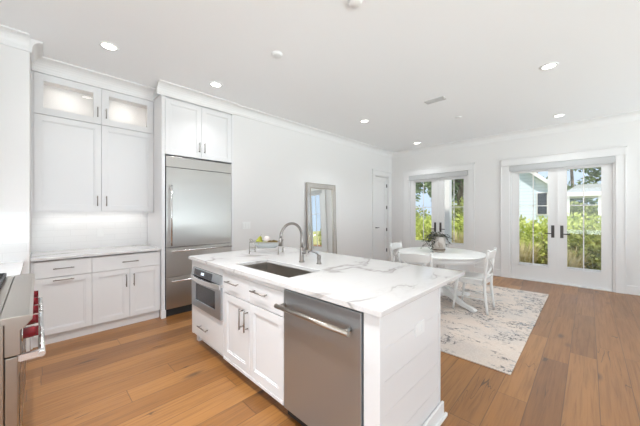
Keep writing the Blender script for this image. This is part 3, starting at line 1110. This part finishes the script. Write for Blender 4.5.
MB().lathe([(0, 0), (0.024, 0), (0.024, 0.006), (0.016, 0.012), (0.016, 0.045), (0.019, 0.05), (0.019, 0.075), (0.012, 0.082), (0, 0.082)], (sx, sy, 0.914), 24).build('base', M_FAUCET, r)
MB().tube([(sx, sy, 0.985), (sx - 0.01, sy - 0.02, 1.012), (sx - 0.035, sy - 0.075, 1.035), (sx - 0.045, sy - 0.095, 1.022)], [0.009, 0.008, 0.007, 0.007], 10).build('spout', M_FAUCET, r)

# fruit stand: wire rack cradling an oval glass bowl
cx, cy = -2.645, 1.83
r = thing('fruit_stand', 'silver wire stand with handles holding a shallow glass bowl of fruit', 'fruit stand', (cx, cy, 0.914))
ux, uy = math.cos(0.62), math.sin(0.62)      # long axis of the stand


def sp(a, b, z):
    return (cx + a * ux - b * uy, cy + a * uy + b * ux, 0.914 + z)


mb = MB()
for b in (-0.085, 0.085):
    mb.tube([sp(-0.17, b, 0.004), sp(-0.17, b, 0.130), sp(0.17, b, 0.130), sp(0.17, b, 0.004)], 0.005, 8)
    mb.tube([sp(-0.17, b, 0.075), sp(0.17, b, 0.045)], 0.0025, 8)
for a in (-0.17, 0.17):
    mb.tube([sp(a, -0.085, 0.130), sp(a, 0.085, 0.130)], 0.004, 8)
    mb.tube([sp(a, -0.085, 0.020), sp(a, 0.085, 0.020)], 0.003, 8)
    for b in (-0.085, 0.085):
        mb.lathe([(0, 0.0), (0.008, 0.001), (0.008, 0.008), (0, 0.009)], sp(a, b, 0), 10)
mb.build('rack', M_NICKEL, r)
for a in (-0.17, 0.17):
    s = 1 if a > 0 else -1
    MB().tube([sp(a, -0.03, 0.130), sp(a + s * 0.022, -0.03, 0.152), sp(a + s * 0.026, 0, 0.158), sp(a + s * 0.022, 0.03, 0.152), sp(a, 0.03, 0.130)], 0.004, 8).build('handle', M_NICKEL, r)
M_BOWL = mat('frosted_bowl', (0.70, 0.72, 0.72), 0.152)
M_BOWL.node_tree.nodes['Principled BSDF'].inputs['Transmission Weight'].default_value = 0.35
MB().lathe([(0, 0.030), (0.055, 0.032), (0.072, 0.055), (0.082, 0.094), (0.085, 0.094), (0.076, 0.052), (0.058, 0.026), (0, 0.024)], (0, 0, 0), 32,
           Matrix.Translation((cx, cy, 0.950)) @ Matrix.Rotation(0.62, 4, 'Z') @ Matrix.Diagonal((1.85, 0.93, 1, 1))).build('bowl', M_BOWL, r)


def fruit(name, label, a, b, z, prof, m, tilt, spin, sc=1.0, stem=None, cat='fruit', group='fruit in the bowl'):
    t = thing(name, label, cat, sp(a, b, z), 0, group)
    o = Vector(sp(a, b, z))
    Mx = Matrix.Translation(o) @ Matrix.Rotation(spin, 4, 'Z') @ Matrix.Rotation(tilt, 4, 'Y') @ Matrix.Scale(sc, 4)
    MB().lathe(prof, (0, 0, 0), 24, Mx).build('flesh', m, t)
    if stem:
        mb = MB()
        mb.tube([Mx @ Vector((0, 0, stem)), Mx @ Vector((0.002, 0, stem + 0.012)), Mx @ Vector((0.006, 0, stem + 0.024))], 0.0022, 7)
        mb.build('stem', M_STEM, t)


M_STEM = mat('fruit_stem', (0.10, 0.06, 0.03), 0.7)
M_PEAR = noisy_mat('pear_skin', srgb(176, 178, 70), srgb(150, 150, 52), 30, 0.45)
M_KIWI = noisy_mat('brown_skin', srgb(120, 100, 52), srgb(96, 74, 38), 60, 0.8)
M_PALE = mat('pale_fruit', srgb(232, 220, 214), 0.5)
pear = [(0, -0.040), (0.018, -0.039), (0.032, -0.028), (0.037, -0.010), (0.033, 0.010), (0.022, 0.030), (0.015, 0.045), (0.010, 0.052), (0, 0.054)]
ball = [(0, -0.038), (0.014, -0.036), (0.028, -0.026), (0.037, -0.008), (0.038, 0.006), (0.031, 0.022), (0.018, 0.034), (0.006, 0.036), (0, 0.033)]
egg = [(0, -0.034), (0.013, -0.031), (0.022, -0.020), (0.026, 0.0), (0.022, 0.020), (0.013, 0.031), (0, 0.034)]
fruit('pear', 'upright green pear at the left end of the fruit bowl', -0.085, 0.0, 0.133, pear, M_PEAR, 0.25, 0.4, 1.1, 0.052)
fruit('pear', 'green pear lying low along the near rim of the fruit bowl', -0.058, -0.042, 0.117, pear, M_PEAR, 1.5, 0.2, 0.8, 0.052)
fruit('white_peach', 'pale round fruit on top in the middle of the bowl', 0.003, 0.012, 0.155, ball, M_PALE, 0.3, 1.0, 1.0)
fruit('apple', 'green apple under the pale round fruit in the bowl', -0.005, -0.020, 0.107, ball, M_PEAR, 0.2, 1.0, 0.8, 0.033)
fruit('kiwi', 'brown kiwi nearest the middle of the fruit bowl', 0.050, -0.020, 0.123, egg, M_KIWI, 1.4, 0.3)
fruit('kiwi', 'brown kiwi behind the others in the fruit bowl', 0.070, 0.030, 0.121, egg, M_KIWI, 1.3, 1.8)
fruit('kiwi', 'brown kiwi at the right end of the fruit bowl', 0.105, -0.012, 0.123, egg, M_KIWI, 1.5, 0.9)

# ------------------------------------------------------------------ range
M_STEELD = steel_mat('warm_steel', False, (0.40, 0.365, 0.33))
RX0, RX1 = -3.04, -1.82
RY = -0.075
r = thing('range', 'wide stainless steel range with red knobs and black grates', 'range', (-2.43, -0.4, 0))
MB().box(RX0, RX1, YH + 0.02, RY - 0.03, 0.10, 0.885).build('body', M_STEELD, r, bevel=0.003)
MB().box(RX0 + 0.05, RX1 - 0.05, -0.70, -0.16, 0.0, 0.10).build('plinth', M_DARK, r)
MB().box(RX0, RX1, YH + 0.02, -0.125, 0.886, 0.905).build('cooktop', M_STEELD, r, bevel=0.003)
MB().prism([(-0.125, 0.900), (-0.118, 0.914), (-0.030, 0.914), (-0.018, 0.906), (-0.018, 0.893), (-0.036, 0.870), (-0.056, 0.850), (-0.056, 0.742), (-0.103, 0.742), (-0.103, 0.884), (-0.125, 0.886)],
           'x', RX0, RX1).build('control_panel', M_STEELD, r, bevel=0.002)
prof = [(0, -0.002), (0.030, -0.002), (0.030, 0.004), (0.026, 0.006), (0.025, 0.040), (0.021, 0.047), (0, 0.048)]
for k in range(5):
    x = -1.93 - k * 0.215
    Mx = Matrix.Translation((x, -0.055, 0.802)) @ Matrix.Rotation(-PI / 2, 4, 'X')
    kb = MB().lathe(prof, (0, 0, 0), 24, Mx).build('knob', M_RED, r)
    MB().box(x - 0.006, x + 0.006, -0.030, 0.001, 0.779, 0.825).build('grip', M_RED, kb)
    MB().lathe([(0.030, 0.0), (0.035, 0.0), (0.035, 0.004), (0.030, 0.005)], (0, 0, 0), 24, Mx).build('bezel', M_CHROME, kb)
for a, b in ((RX0 + 0.004, -2.602), (-2.598, RX1 - 0.004)):
    dd = MB().box(a, b, RY - 0.028, RY + 0.012, 0.19, 0.735).build('oven_door', M_STEELD, r, bevel=0.004)
    MB().box(a + 0.12, b - 0.12, RY + 0.012, RY + 0.0135, 0.32, 0.60).build('window', M_DISP, dd)
    h = MB()
    h.tube([(a + 0.01, 0.012, 0.715), (b - 0.01, 0.012, 0.715)], 0.0125, 16)
    for x in (a + 0.035, b - 0.035):
        h.box(x - 0.012, x + 0.012, RY + 0.010, 0.018, 0.700, 0.730)
    h.build('handle', M_CHROME, dd)
MB().box(RX0 + 0.004, RX1 - 0.004, RY - 0.028, RY, 0.10, 0.183).build('kick_panel', M_STEELD, r, bevel=0.003)
gx = RX0 + 0.03
for k in range(3):
    a = gx + k * 0.39
    mb = MB()
    for y in (-0.74, -0.46, -0.165):
        mb.box(a, a + 0.375, y - 0.007, y + 0.007, 0.925, 0.942)
    for i in range(6):
        x = a + 0.007 + i * 0.0722
        mb.box(x - 0.006, x + 0.006, -0.74, -0.165, 0.926, 0.944)
    for x in (a + 0.01, a + 0.365):
        for y in (-0.735, -0.17):
            mb.box(x - 0.008, x + 0.008, y - 0.008, y + 0.008, 0.905, 0.926)
    mb.build('grate', M_BLACKM, r, bevel=0.002)
    for y in (-0.31, -0.60):
        MB().lathe([(0, 0.014), (0.035, 0.014), (0.045, 0.006), (0.05, 0.0)], (a + 0.187, y, 0.905), 24).build('burner', M_BLACKM, r)

# counter between the range and the short wall
r = thing('base_cabinet', 'white base cabinet between the range and the short side wall', 'cabinet', (-3.43, -0.45, 0))
carcass(-3.828, -3.042, YH + 0.001, -0.140, 0.10, 0.884, r, '+y')
MB().box(-3.828, -3.042, -0.21, -0.195, 0, 0.10).build('toe_kick', M_CAB, r)
FL = Face('+y', -0.118)
d = FL.flat(-3.826, -3.044, 0.70, 0.872).build('drawer', M_CAB, r, bevel=0.002)
FL.pull(-3.43, 0.786, 0.165, False, d)
for a, b, h in ((-3.826, -3.435, -3.47), (-3.435, -3.044, -3.40)):
    d = FL.shaker(a + G, b - G, 0.105, 0.695).build('door', M_CAB, r, bevel=0.0015)
    FL.pull(h, 0.56, 0.15, True, d)
tag(MB().box(-3.829, -3.0405, YH, -0.095, 0.885, 0.914).build('countertop', M_QUARTZ, bevel=0.003),
    'small white quartz worktop beside the range', 'countertop')

# ------------------------------------------------------------------ wall switch, mirror
r = thing('light_switch', 'white triple switch plate on the wall beside the refrigerator', 'switch', (XW, 2.355, 1.17))
MB().box(XW, XW + 0.006, 2.28, 2.43, 1.112, 1.225).build('plate', M_PLASTIC, r, bevel=0.002)
for k in range(3):
    MB().box(XW + 0.006, XW + 0.010, 2.296 + k * 0.044, 2.326 + k * 0.044, 1.134, 1.203).build('rocker', M_PLASTIC, r, bevel=0.001)

mw, mh = 0.845, 1.965
lean = math.atan2(0.06, 1.96)
r = thing('leaning_mirror', 'tall mirror with mirrored silver frame leaning on the white wall', 'mirror', (XW + 0.09, 4.075, 0.0))
Mx = Matrix.Translation((XW + 0.092, 4.075, 0.004)) @ Matrix.Rotation(-lean, 4, 'Y')


def mpart(boxes, name, m, parent, bevel=0.0):
    mb = MB()
    for b in boxes:
        mb.box(*b, M=Mx)
    return mb.build(name, m, parent, bevel=bevel)


h2 = mw / 2
mpart([(-0.020, -0.004, -h2 + 0.005, h2 - 0.005, 0.005, mh - 0.005)], 'backing', M_SILVER, r)
mpart([(-0.004, 0.000, -h2 + 0.105, h2 - 0.105, 0.105, mh - 0.105)], 'glass', M_MIRROR, r)
fw = 0.092
fr_ = mpart([(-0.006, 0.010, -h2 + 0.008, -h2 + fw, 0.008, mh - 0.008), (-0.006, 0.010, h2 - fw, h2 - 0.008, 0.008, mh - 0.008),
             (-0.006, 0.010, -h2 + fw, h2 - fw, 0.008, fw), (-0.006, 0.010, -h2 + fw, h2 - fw, mh - fw, mh - 0.008)], 'frame', M_MIRRORF, r, 0.004)
mpart([(-0.012, 0.020, -h2, -h2 + 0.010, 0, mh), (-0.012, 0.020, h2 - 0.010, h2, 0, mh), (-0.012, 0.020, -h2 + 0.010, h2 - 0.010, 0, 0.010), (-0.012, 0.020, -h2 + 0.010, h2 - 0.010, mh - 0.010, mh),
       (-0.004, 0.020, -h2 + fw, -h2 + fw + 0.012, fw, mh - fw), (-0.004, 0.020, h2 - fw - 0.012, h2 - fw, fw, mh - fw),
       (-0.004, 0.020, -h2 + fw, h2 - fw, fw, fw + 0.012), (-0.004, 0.020, -h2 + fw, h2 - fw, mh - fw - 0.012, mh - fw)], 'beading', M_SILVER, r, 0.003)

# ------------------------------------------------------------------ dining area
rug = MB().box(-2.80, -0.47, 2.79, 5.95, 0.0005, 0.011).build('rug', M_RUG, bevel=0.004)
tag(rug, 'large faded cream and grey patterned rug under the dining table', 'rug')
tx, ty = -1.66, 4.40
RZ = 0.0115
r = thing('dining_table', 'round white pedestal dining table on the patterned rug', 'table', (tx, ty, RZ))
MB().lathe([(0, 0.735), (0.60, 0.735), (0.622, 0.738), (0.632, 0.748), (0.632, 0.754), (0.625, 0.760), (0, 0.760)], (tx, ty, 0), 72).build('tabletop', M_WHITEF, r)
MB().lathe([(0.0, 0.734), (0.555, 0.734), (0.555, 0.665), (0.535, 0.660), (0.53, 0.72), (0, 0.72)], (tx, ty, 0), 72).build('apron', M_WHITEF, r)
MB().lathe([(0, 0.10), (0.085, 0.10), (0.10, 0.14), (0.085, 0.20), (0.060, 0.24), (0.075, 0.30), (0.085, 0.38), (0.070, 0.48), (0.050, 0.54),
            (0.060, 0.57), (0.09, 0.59), (0.12, 0.62), (0.20, 0.70), (0.20, 0.718), (0, 0.718)], (tx, ty, 0), 36).build('pedestal', M_WHITEF, r)
for k in range(4):
    an = math.radians(-23.6) + k * PI / 2
    ca, sa = math.cos(an), math.sin(an)
    prof = [(0.04, 0.225), (0.12, 0.225), (0.22, 0.185), (0.34, 0.115), (0.46, 0.07), (0.57, 0.058), (0.615, 0.045), (0.62, 0.022), (0.60, 0.0), (0.55, 0.0),
            (0.52, 0.016), (0.42, 0.028), (0.30, 0.058), (0.18, 0.10), (0.10, 0.105), (0.04, 0.105)]
    A, B = [], []
    mb = MB()
    for t in (-0.032, 0.032):
        (A if t < 0 else B).extend([mb.bm.verts.new((tx + p[0] * ca - t * sa, ty + p[0] * sa + t * ca, p[1] + RZ)) for p in prof])
    mb.bm.faces.new(A)
    mb.bm.faces.new(B[::-1])
    for i in range(len(prof)):
        j = (i + 1) % len(prof)
        mb.bm.faces.new([A[j], A[i], B[i], B[j]])
    mb.build('foot', M_WHITEF, r, bevel=0.008, seg=3)


def make_chair(label):
    t = thing('dining_chair', label, 'chair', (0, 0, 0), 0, 'white dining chairs')
    # local frame: front is +y, origin on the floor below the seat centre
    mb = MB()
    ring = []
    N = 40
    for k in range(N):
        q = 2 * PI * k / N
        cxx, sxx = math.cos(q), math.sin(q)
        x = 0.215 * math.copysign(abs(cxx) ** 0.45, cxx)
        y = 0.205 * math.copysign(abs(sxx) ** 0.45, sxx)
        x *= 1.0 + 0.12 * (y / 0.205) * 0.5
        ring.append((x, y))
    mb.prism(ring, 'z', 0.440, 0.472)
    mb.build('seat', M_WHITEF, t, True, bevel=0.010, seg=3)
    mb = MB()
    mb.box(-0.17, 0.17, 0.150, 0.170, 0.385, 0.439).box(-0.155, 0.155, -0.185, -0.165, 0.385, 0.439)
    mb.box(-0.180, -0.160, -0.165, 0.15, 0.385, 0.439).box(0.160, 0.180, -0.165, 0.15, 0.385, 0.439)
    mb.build('seat_frame', M_WHITEF, t, True, bevel=0.003)
    for s in (-1, 1):
        mb = MB()
        mb.tube([(s * 0.178, 0.155, 0.439), (s * 0.182, 0.168, 0.33), (s * 0.184, 0.180, 0.22), (s * 0.186, 0.194, 0.10), (s * 0.188, 0.208, 0.0)],
                [0.021, 0.021, 0.018, 0.015, 0.014], 12)
        mb.build('leg', M_WHITEF, t, True)
        mb = MB()
        mb.tube([(s * 0.178, -0.222, 0.0), (s * 0.176, -0.205, 0.15), (s * 0.175, -0.188, 0.32), (s * 0.178, -0.190, 0.46), (s * 0.184, -0.202, 0.62), (s * 0.190, -0.222, 0.78), (s * 0.192, -0.234, 0.845)],
                [0.015, 0.017, 0.020, 0.021, 0.020, 0.018, 0.017], 12)
        mb.lathe([(0.013, 0), (0.019, 0.010), (0.020, 0.018), (0.014, 0.028), (0, 0.031)], (s * 0.192, -0.235, 0.841), 14)
        mb.build('leg', M_WHITEF, t, True)
    # curved crest rail
    mb = MB()
    n = 14
    R = []
    for k in range(n + 1):
        q = k / n
        x = -0.185 + 0.37 * q
        bow = 0.035 * math.sin(PI * q)
        up = 0.012 * math.sin(PI * q)
        R.append([mb.bm.verts.new(p) for p in ((x, -0.205 - bow, 0.745), (x, -0.227 - bow, 0.745), (x, -0.244 - bow, 0.842 + up), (x, -0.222 - bow, 0.842 + up))])
    for a, b in zip(R, R[1:]):
        for i in range(4):
            mb.bm.faces.new([a[i], a[(i + 1) % 4], b[(i + 1) % 4], b[i]])
    mb.bm.faces.new(R[0][::-1])
    mb.bm.faces.new(R[-1])
    mb.build('crest_rail', M_WHITEF, t, True, bevel=0.006, seg=2)
    for s in (-1, 1):
        mb = MB()
        P_ = []
        for k in range(11):
            q = k / 10
            P_.append((s * (-0.165 + 0.33 * q), -0.198 - 0.020 * q - 0.030 * math.sin(PI * q) + s * 0.004, 0.50 + 0.26 * q))
        mb.tube(P_, 0.012, 8, sc=(1.0, 0.75))
        mb.build('cross_bar', M_WHITEF, t, True)
    MB().tube([(-0.176, -0.205, 0.515), (0, -0.228, 0.515), (0.176, -0.205, 0.515)], 0.011, 10).build('lower_rail', M_WHITEF, t, True)
    for s in (-1, 1):
        MB().tube([(s * 0.183, 0.184, 0.19), (s * 0.176, -0.200, 0.19)], 0.008, 8).build('stretcher', M_WHITEF, t, True)
    return t


ch = make_chair('white cross-back dining chair at the right of the table, fully in view')
ch.location = (-1.185, 4.36, RZ)
ch.rotation_euler = (0, 0, PI / 2)
dup(ch, (-1.63, 3.53, RZ), 0.29, 'white cross-back dining chair showing only its back above the island, before the table')
dup(ch, (-2.10, 4.235, RZ), -PI / 2 + 0.05, 'white cross-back dining chair at the far left of the table')

# vase with drooping grey-green sprigs
vx, vy = -1.70, 4.43
TZ = 0.760
r = thing('potted_plant', 'pale ceramic pot of drooping grey-green sprigs on the dining table', 'plant', (vx, vy, TZ))
M_POT = noisy_mat('glazed_pot', srgb(196, 188, 180), srgb(168, 158, 148), 9, 0.35)
MB().lathe([(0, 0), (0.088, 0), (0.094, 0.012), (0.098, 0.04), (0.102, 0.12), (0.104, 0.19), (0.098, 0.225), (0.086, 0.24), (0.080, 0.235), (0.090, 0.20), (0.090, 0.10), (0, 0.10)], (vx, vy, TZ), 36).build('pot', M_POT, r)
MB().lathe([(0.0985, 0.030), (0.1012, 0.032), (0.1018, 0.044), (0.0995, 0.046)], (vx, vy, TZ), 36).build('band', M_STEM, r)
M_SPRIG = leaf_mat('grey_green_leaf', srgb(104, 110, 98), srgb(62, 70, 62), 0.2)
rnd = random.Random(3)
sb, lb_ = MB(), MB()
for k in range(40):
    an = rnd.uniform(0, 2 * PI)
    reach = rnd.uniform(0.10, 0.27)
    top = rnd.uniform(0.02, 0.10)
    drop = rnd.uniform(0.02, 0.20) * (reach / 0.2)
    pts = []
    for i in range(8):
        q = i / 7
        rr = 0.03 + reach * q
        z = 0.20 + top * math.sin(PI * min(1, q * 1.2)) + 0.05 * q - drop * q * q
        pts.append(Vector((vx + rr * math.cos(an + 0.3 * q), vy + rr * math.sin(an + 0.3 * q), TZ + z)))
    if min(p.z for p in pts) < TZ + 0.02:
        continue
    sb.tube(pts, 0.0018, 5)
    for i in range(1, 8):
        for s in (-1, 1):
            p = pts[i]
            d = (pts[i] - pts[i - 1]).normalized()
            sd = d.cross(Vector((0, 0, 1))).normalized() * s
            dirv = (d * 0.7 + sd * 0.8 + Vector((0, 0, rnd.uniform(-0.5, 0.3)))).normalized()
            ln = rnd.uniform(0.026, 0.045)
            wd = dirv.cross(Vector((rnd.uniform(-1, 1), rnd.uniform(-1, 1), 1))).normalized() * ln * 0.24
            lb_.bm.faces.new([lb_.bm.verts.new(q) for q in (p, p + dirv * ln * 0.5 + wd, p + dirv * ln, p + dirv * ln * 0.5 - wd)])
sb.build('stems', M_STEM, r)
lb_.build('leaves', M_SPRIG, r)

# ------------------------------------------------------------------ garden
M_GROUND = noisy_mat('garden_soil', srgb(150, 104, 78), srgb(112, 86, 60), 3.0, 0.95)
M_LAWN = noisy_mat('dry_grass', srgb(150, 160, 92), srgb(186, 170, 120), 2.0, 0.95)
M_DECK = mat('porch_boards', srgb(205, 205, 205), 0.7)
struct(MB().box(-30, 34, -30, 70, -0.42, -0.30).build('ground', M_LAWN))
struct(MB().box(XK - 3, 9.0, YB + T + 0.032, 8.35, -0.299, -0.03).build('porch_floor', M_DECK))
tag(MB().box(-9, 8.5, 8.36, 13.6, -0.299, -0.26).build('mulch_bed', M_GROUND), 'reddish brown mulch bed beyond the porch', 'mulch', kind='stuff')
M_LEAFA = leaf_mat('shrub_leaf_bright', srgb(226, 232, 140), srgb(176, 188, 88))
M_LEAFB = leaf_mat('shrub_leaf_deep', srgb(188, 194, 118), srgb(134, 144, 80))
M_LEAFC = leaf_mat('grass_plume', srgb(226, 214, 172), srgb(188, 176, 120))
M_LEAFT = leaf_mat('tree_leaf', srgb(150, 168, 124), srgb(96, 114, 84))
M_BARK = noisy_mat('grey_bark', srgb(150, 138, 126), srgb(104, 94, 84), 6.0, 0.9, (1, 1, 0.3))


def foliage(mb, c, rx, ry, rz, n, size, rn, narrow=0.35, shell=0.55):
    for _ in range(n):
        while True:
            d = Vector((rn.uniform(-1, 1), rn.uniform(-1, 1), rn.uniform(-1, 1)))
            if 0.05 < d.length < 1:
                break
        d = d.normalized() * (shell + (1 - shell) * rn.random())
        p = Vector((c[0] + d.x * rx, c[1] + d.y * ry, c[2] + d.z * rz))
        if p.z < -0.12:
            continue
        dv = Vector((d.x + rn.uniform(-.8, .8), d.y + rn.uniform(-.8, .8), d.z + rn.uniform(-.3, .9))).normalized()
        ln = size * rn.uniform(0.6, 1.3)
        wd = dv.cross(Vector((rn.uniform(-1, 1), rn.uniform(-1, 1), rn.uniform(-1, 1)))).normalized() * ln * narrow
        mb.bm.faces.new([mb.bm.verts.new(q) for q in (p, p + dv * ln * 0.45 + wd, p + dv * ln, p + dv * ln * 0.45 - wd)])


def shrub(x, y, w, h, m, label, seed, size=0.12, n=1100, name='garden_shrub', cat='shrub'):
    rn = random.Random(seed)
    t = thing(name, label, cat, (x, y, -0.26), 0, 'garden shrubs')
    mb = MB()
    for k in range(6):
        ox, oy = rn.uniform(-.34, .34) * w, rn.uniform(-.3, .3) * w
        hh = h * rn.uniform(0.62, 1.0)
        foliage(mb, (x + ox, y + oy, -0.26 + hh * 0.52), w * 0.38, w * 0.36, hh * 0.47, n // 6, size, rn)
    mb.build('foliage', m, t)
    st = MB()
    for k in range(7):
        a = rn.uniform(0, 2 * PI)
        st.tube([(x + 0.08 * math.cos(a), y + 0.08 * math.sin(a), -0.2595), (x + 0.3 * w * math.cos(a), y + 0.3 * w * math.sin(a), -0.26 + h * 0.6)], [0.016, 0.006], 6)
    st.build('stems', M_BARK, t)


def plume(x, y, h, label, seed):
    rn = random.Random(seed)
    t = thing('ornamental_grass', label, 'grass clump', (x, y, -0.26), 0, 'garden grasses')
    mb = MB()
    for k in range(380):
        a = rn.uniform(0, 2 * PI)
        rr = rn.uniform(0.0, 0.16)
        b = Vector((x + rr * math.cos(a), y + rr * math.sin(a), -0.2595))
        sp_ = rn.uniform(0.1, 0.5)
        tip = b + Vector((sp_ * math.cos(a), sp_ * math.sin(a), h * rn.uniform(0.6, 1.05)))
        mid = b.lerp(tip, 0.55) + Vector((0, 0, h * 0.12))
        sd = Vector((-math.sin(a), math.cos(a), 0)) * 0.008
        v = [mb.bm.verts.new(q) for q in (b - sd, b + sd, mid + sd, mid - sd)]
        mb.bm.faces.new(v)
        mb.bm.faces.new([v[3], v[2], mb.bm.verts.new(tip)])
    mb.build('blades', M_LEAFC, t)


SH = [(-0.3, 24.6, 1.7, 2.6, 'B', 'dark hedge shrub under the pavilion roof, left of two'),
      (2.6, 24.6, 1.7, 2.6, 'B', 'dark hedge shrub under the pavilion roof, right of two'),
      (-1.75, 9.75, 1.25, 1.65, 'A', 'bright yellow-green shrub seen low in the left pane of the wide doors'),
      (-0.75, 10.3, 1.15, 1.75, 'A', 'bright shrub seen beside the handles of the wide doors'),
      (0.15, 9.7, 1.25, 1.60, 'B', 'deeper green shrub seen in the right pane of the wide doors'),
      (1.15, 10.1, 1.2, 1.75, 'B', 'deep green shrub at the right edge of the wide doors'),
      (0.45, 11.6, 1.5, 2.0, 'A', 'tall pale shrub behind the deep green one outside the wide doors'),
      (-3.0, 11.4, 1.4, 1.7, 'A', 'yellow-green shrub seen low through the doors behind the table'),
      (-4.6, 10.6, 1.5, 1.85, 'A', 'yellow-green shrub seen between table plant and left door pane'),
      (-4.0, 12.6, 1.6, 2.4, 'B', 'tall dark shrub seen through the left door behind the table'),
      (-5.9, 11.8, 1.6, 2.2, 'B', 'dark shrub at the far left of the garden'),
      (-2.2, 12.6, 1.5, 1.9, 'B', 'deep green shrub beyond the bright ones in the garden middle')]
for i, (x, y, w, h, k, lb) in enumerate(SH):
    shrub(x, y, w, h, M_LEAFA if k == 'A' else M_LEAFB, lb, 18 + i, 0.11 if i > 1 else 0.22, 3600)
plume(-1.25, 9.0, 0.95, 'straw-coloured grass clump low in the left pane of the wide doors', 5)
plume(-0.35, 8.95, 0.85, 'straw-coloured grass clump low behind the wide door handles', 6)
plume(-2.95, 9.2, 1.15, 'straw-coloured grass clump outside the doors behind the table', 8)


def tree(x, y, h, w, label, seed, n=1500, size=0.3, trunk=0.14, base=0.35):
    rn = random.Random(seed)
    t = thing('tree', label, 'tree', (x, y, -0.3), 0, 'trees beyond the garden')
    mb = MB()
    mb.tube([(x, y, -0.3), (x + 0.1, y, h * 0.4), (x - 0.05, y + 0.05, h * 0.9)], [trunk, trunk * 0.8, trunk * 0.35], 10)
    cr = []
    for k in range(9):
        a = rn.uniform(0, 2 * PI)
        z = h * rn.uniform(base, 0.98)
        rr = w * rn.uniform(0.25, 0.6)
        c = (x + rr * math.cos(a), y + rr * math.sin(a), z)
        mb.tube([(x, y, z - 0.6), c], [trunk * 0.35, trunk * 0.12], 6)
        cr.append(c)
    mb.build('trunk', M_BARK, t)
    lf = MB()
    for c in cr:
        foliage(lf, c, w * 0.42, w * 0.42, h * 0.11, n // 9, size, rn, 0.3, 0.2)
    lf.build('crown', M_LEAFT, t)


TR = [(-7.1, 14.4, 6.0, 1.4, 'tree seen through the left leaf of the doors behind the table'),
      (-4.5, 14.2, 6.4, 1.3, 'tree seen above the shrubs behind the table plant'),
      (-7.6, 19.6, 5.2, 0.9, 'slim tree seen through the right leaf of the doors behind the table'),
      (-3.4, 31.5, 8.6, 2.2, 'tall tree behind the pale house roof slope'),
      (-0.9, 26.8, 7.2, 1.5, 'tall airy tree above the low pale roof, left of two'),
      (1.3, 31.0, 8.4, 2.0, 'tall airy tree above the low pale roof, right of two'),
      (-10.2, 16.5, 6.5, 1.6, 'farthest left tree beyond the garden')]
for i, (x, y, h, w, lb) in enumerate(TR):
    tree(x, y, h, w, lb, 60 + i, 2300 if i < 3 or i == 6 else 1300, 0.30 if i < 3 or i == 6 else 0.38, base=0.3)

# neighbouring pale house with gable end
M_SIDE = siding_mat()
M_ROOF = mat('grey_roof', srgb(176, 180, 184), 0.8)
M_PANE = mat('dark_window', (0.05, 0.06, 0.08), 0.1)
r = thing('house', 'pale blue clapboard house with sloping roof, left pane of the wide doors', 'house', (-5.0, 21.0, -0.3))
hx0, hx1, hy0, hy1 = -6.4, -1.35, 18.6, 24.0
MB().prism([(hx0, -0.3), (hx1, -0.3), (hx1, 2.72), (-4.2, 5.22), (hx0, 5.22)], 'y', hy0, hy1).build('wall', M_SIDE, r)
mb = MB()
mb.prism([(hx1 + 0.30, 2.46), (hx1 + 0.30, 2.66), (-4.15, 5.48), (hx0 - 0.2, 5.48), (hx0 - 0.2, 5.23), (-4.2, 5.23)], 'y', hy0 - 0.3, hy1 + 0.3)
mb.build('roof', M_TRIM, r)
w_ = MB().box(-1.98, -1.50, hy0 - 0.06, hy0 + 0.02, 1.25, 2.45).build('window_frame', M_TRIM, r)
MB().box(-1.93, -1.55, hy0 - 0.08, hy0 - 0.055, 1.30, 2.40).build('pane', M_PANE, w_)
r = thing('pavilion', 'low white pavilion with pale roof, right pane of the wide doors', 'pavilion', (1.8, 20.5, -0.3))
MB().prism([(-0.9, 2.42), (5.2, 2.42), (4.6, 2.82), (-0.4, 2.82)], 'y', 19.4, 22.3).build('roof', M_ROOF, r)
MB().box(-0.95, 5.25, 19.3, 22.4, 2.22, 2.419).build('fascia', M_TRIM, r)
for x in (-0.8, 0.45, 1.1, 2.4, 3.7, 5.0):
    MB().box(x - 0.10, x + 0.10, 19.4, 19.6, -0.3, 2.219).build('post', M_TRIM, r)
# porch post outside the doors behind the table
r = thing('porch_post', 'square white porch post outside the doors behind the table', 'post', (-2.86, 8.1, -0.03))
MB().box(-2.95, -2.77, 8.0, 8.18, -0.03, 2.9).build('shaft', M_TRIM, r)
MB().box(-2.99, -2.73, 7.96, 8.22, -0.03, 0.18).build('base', M_TRIM, r)
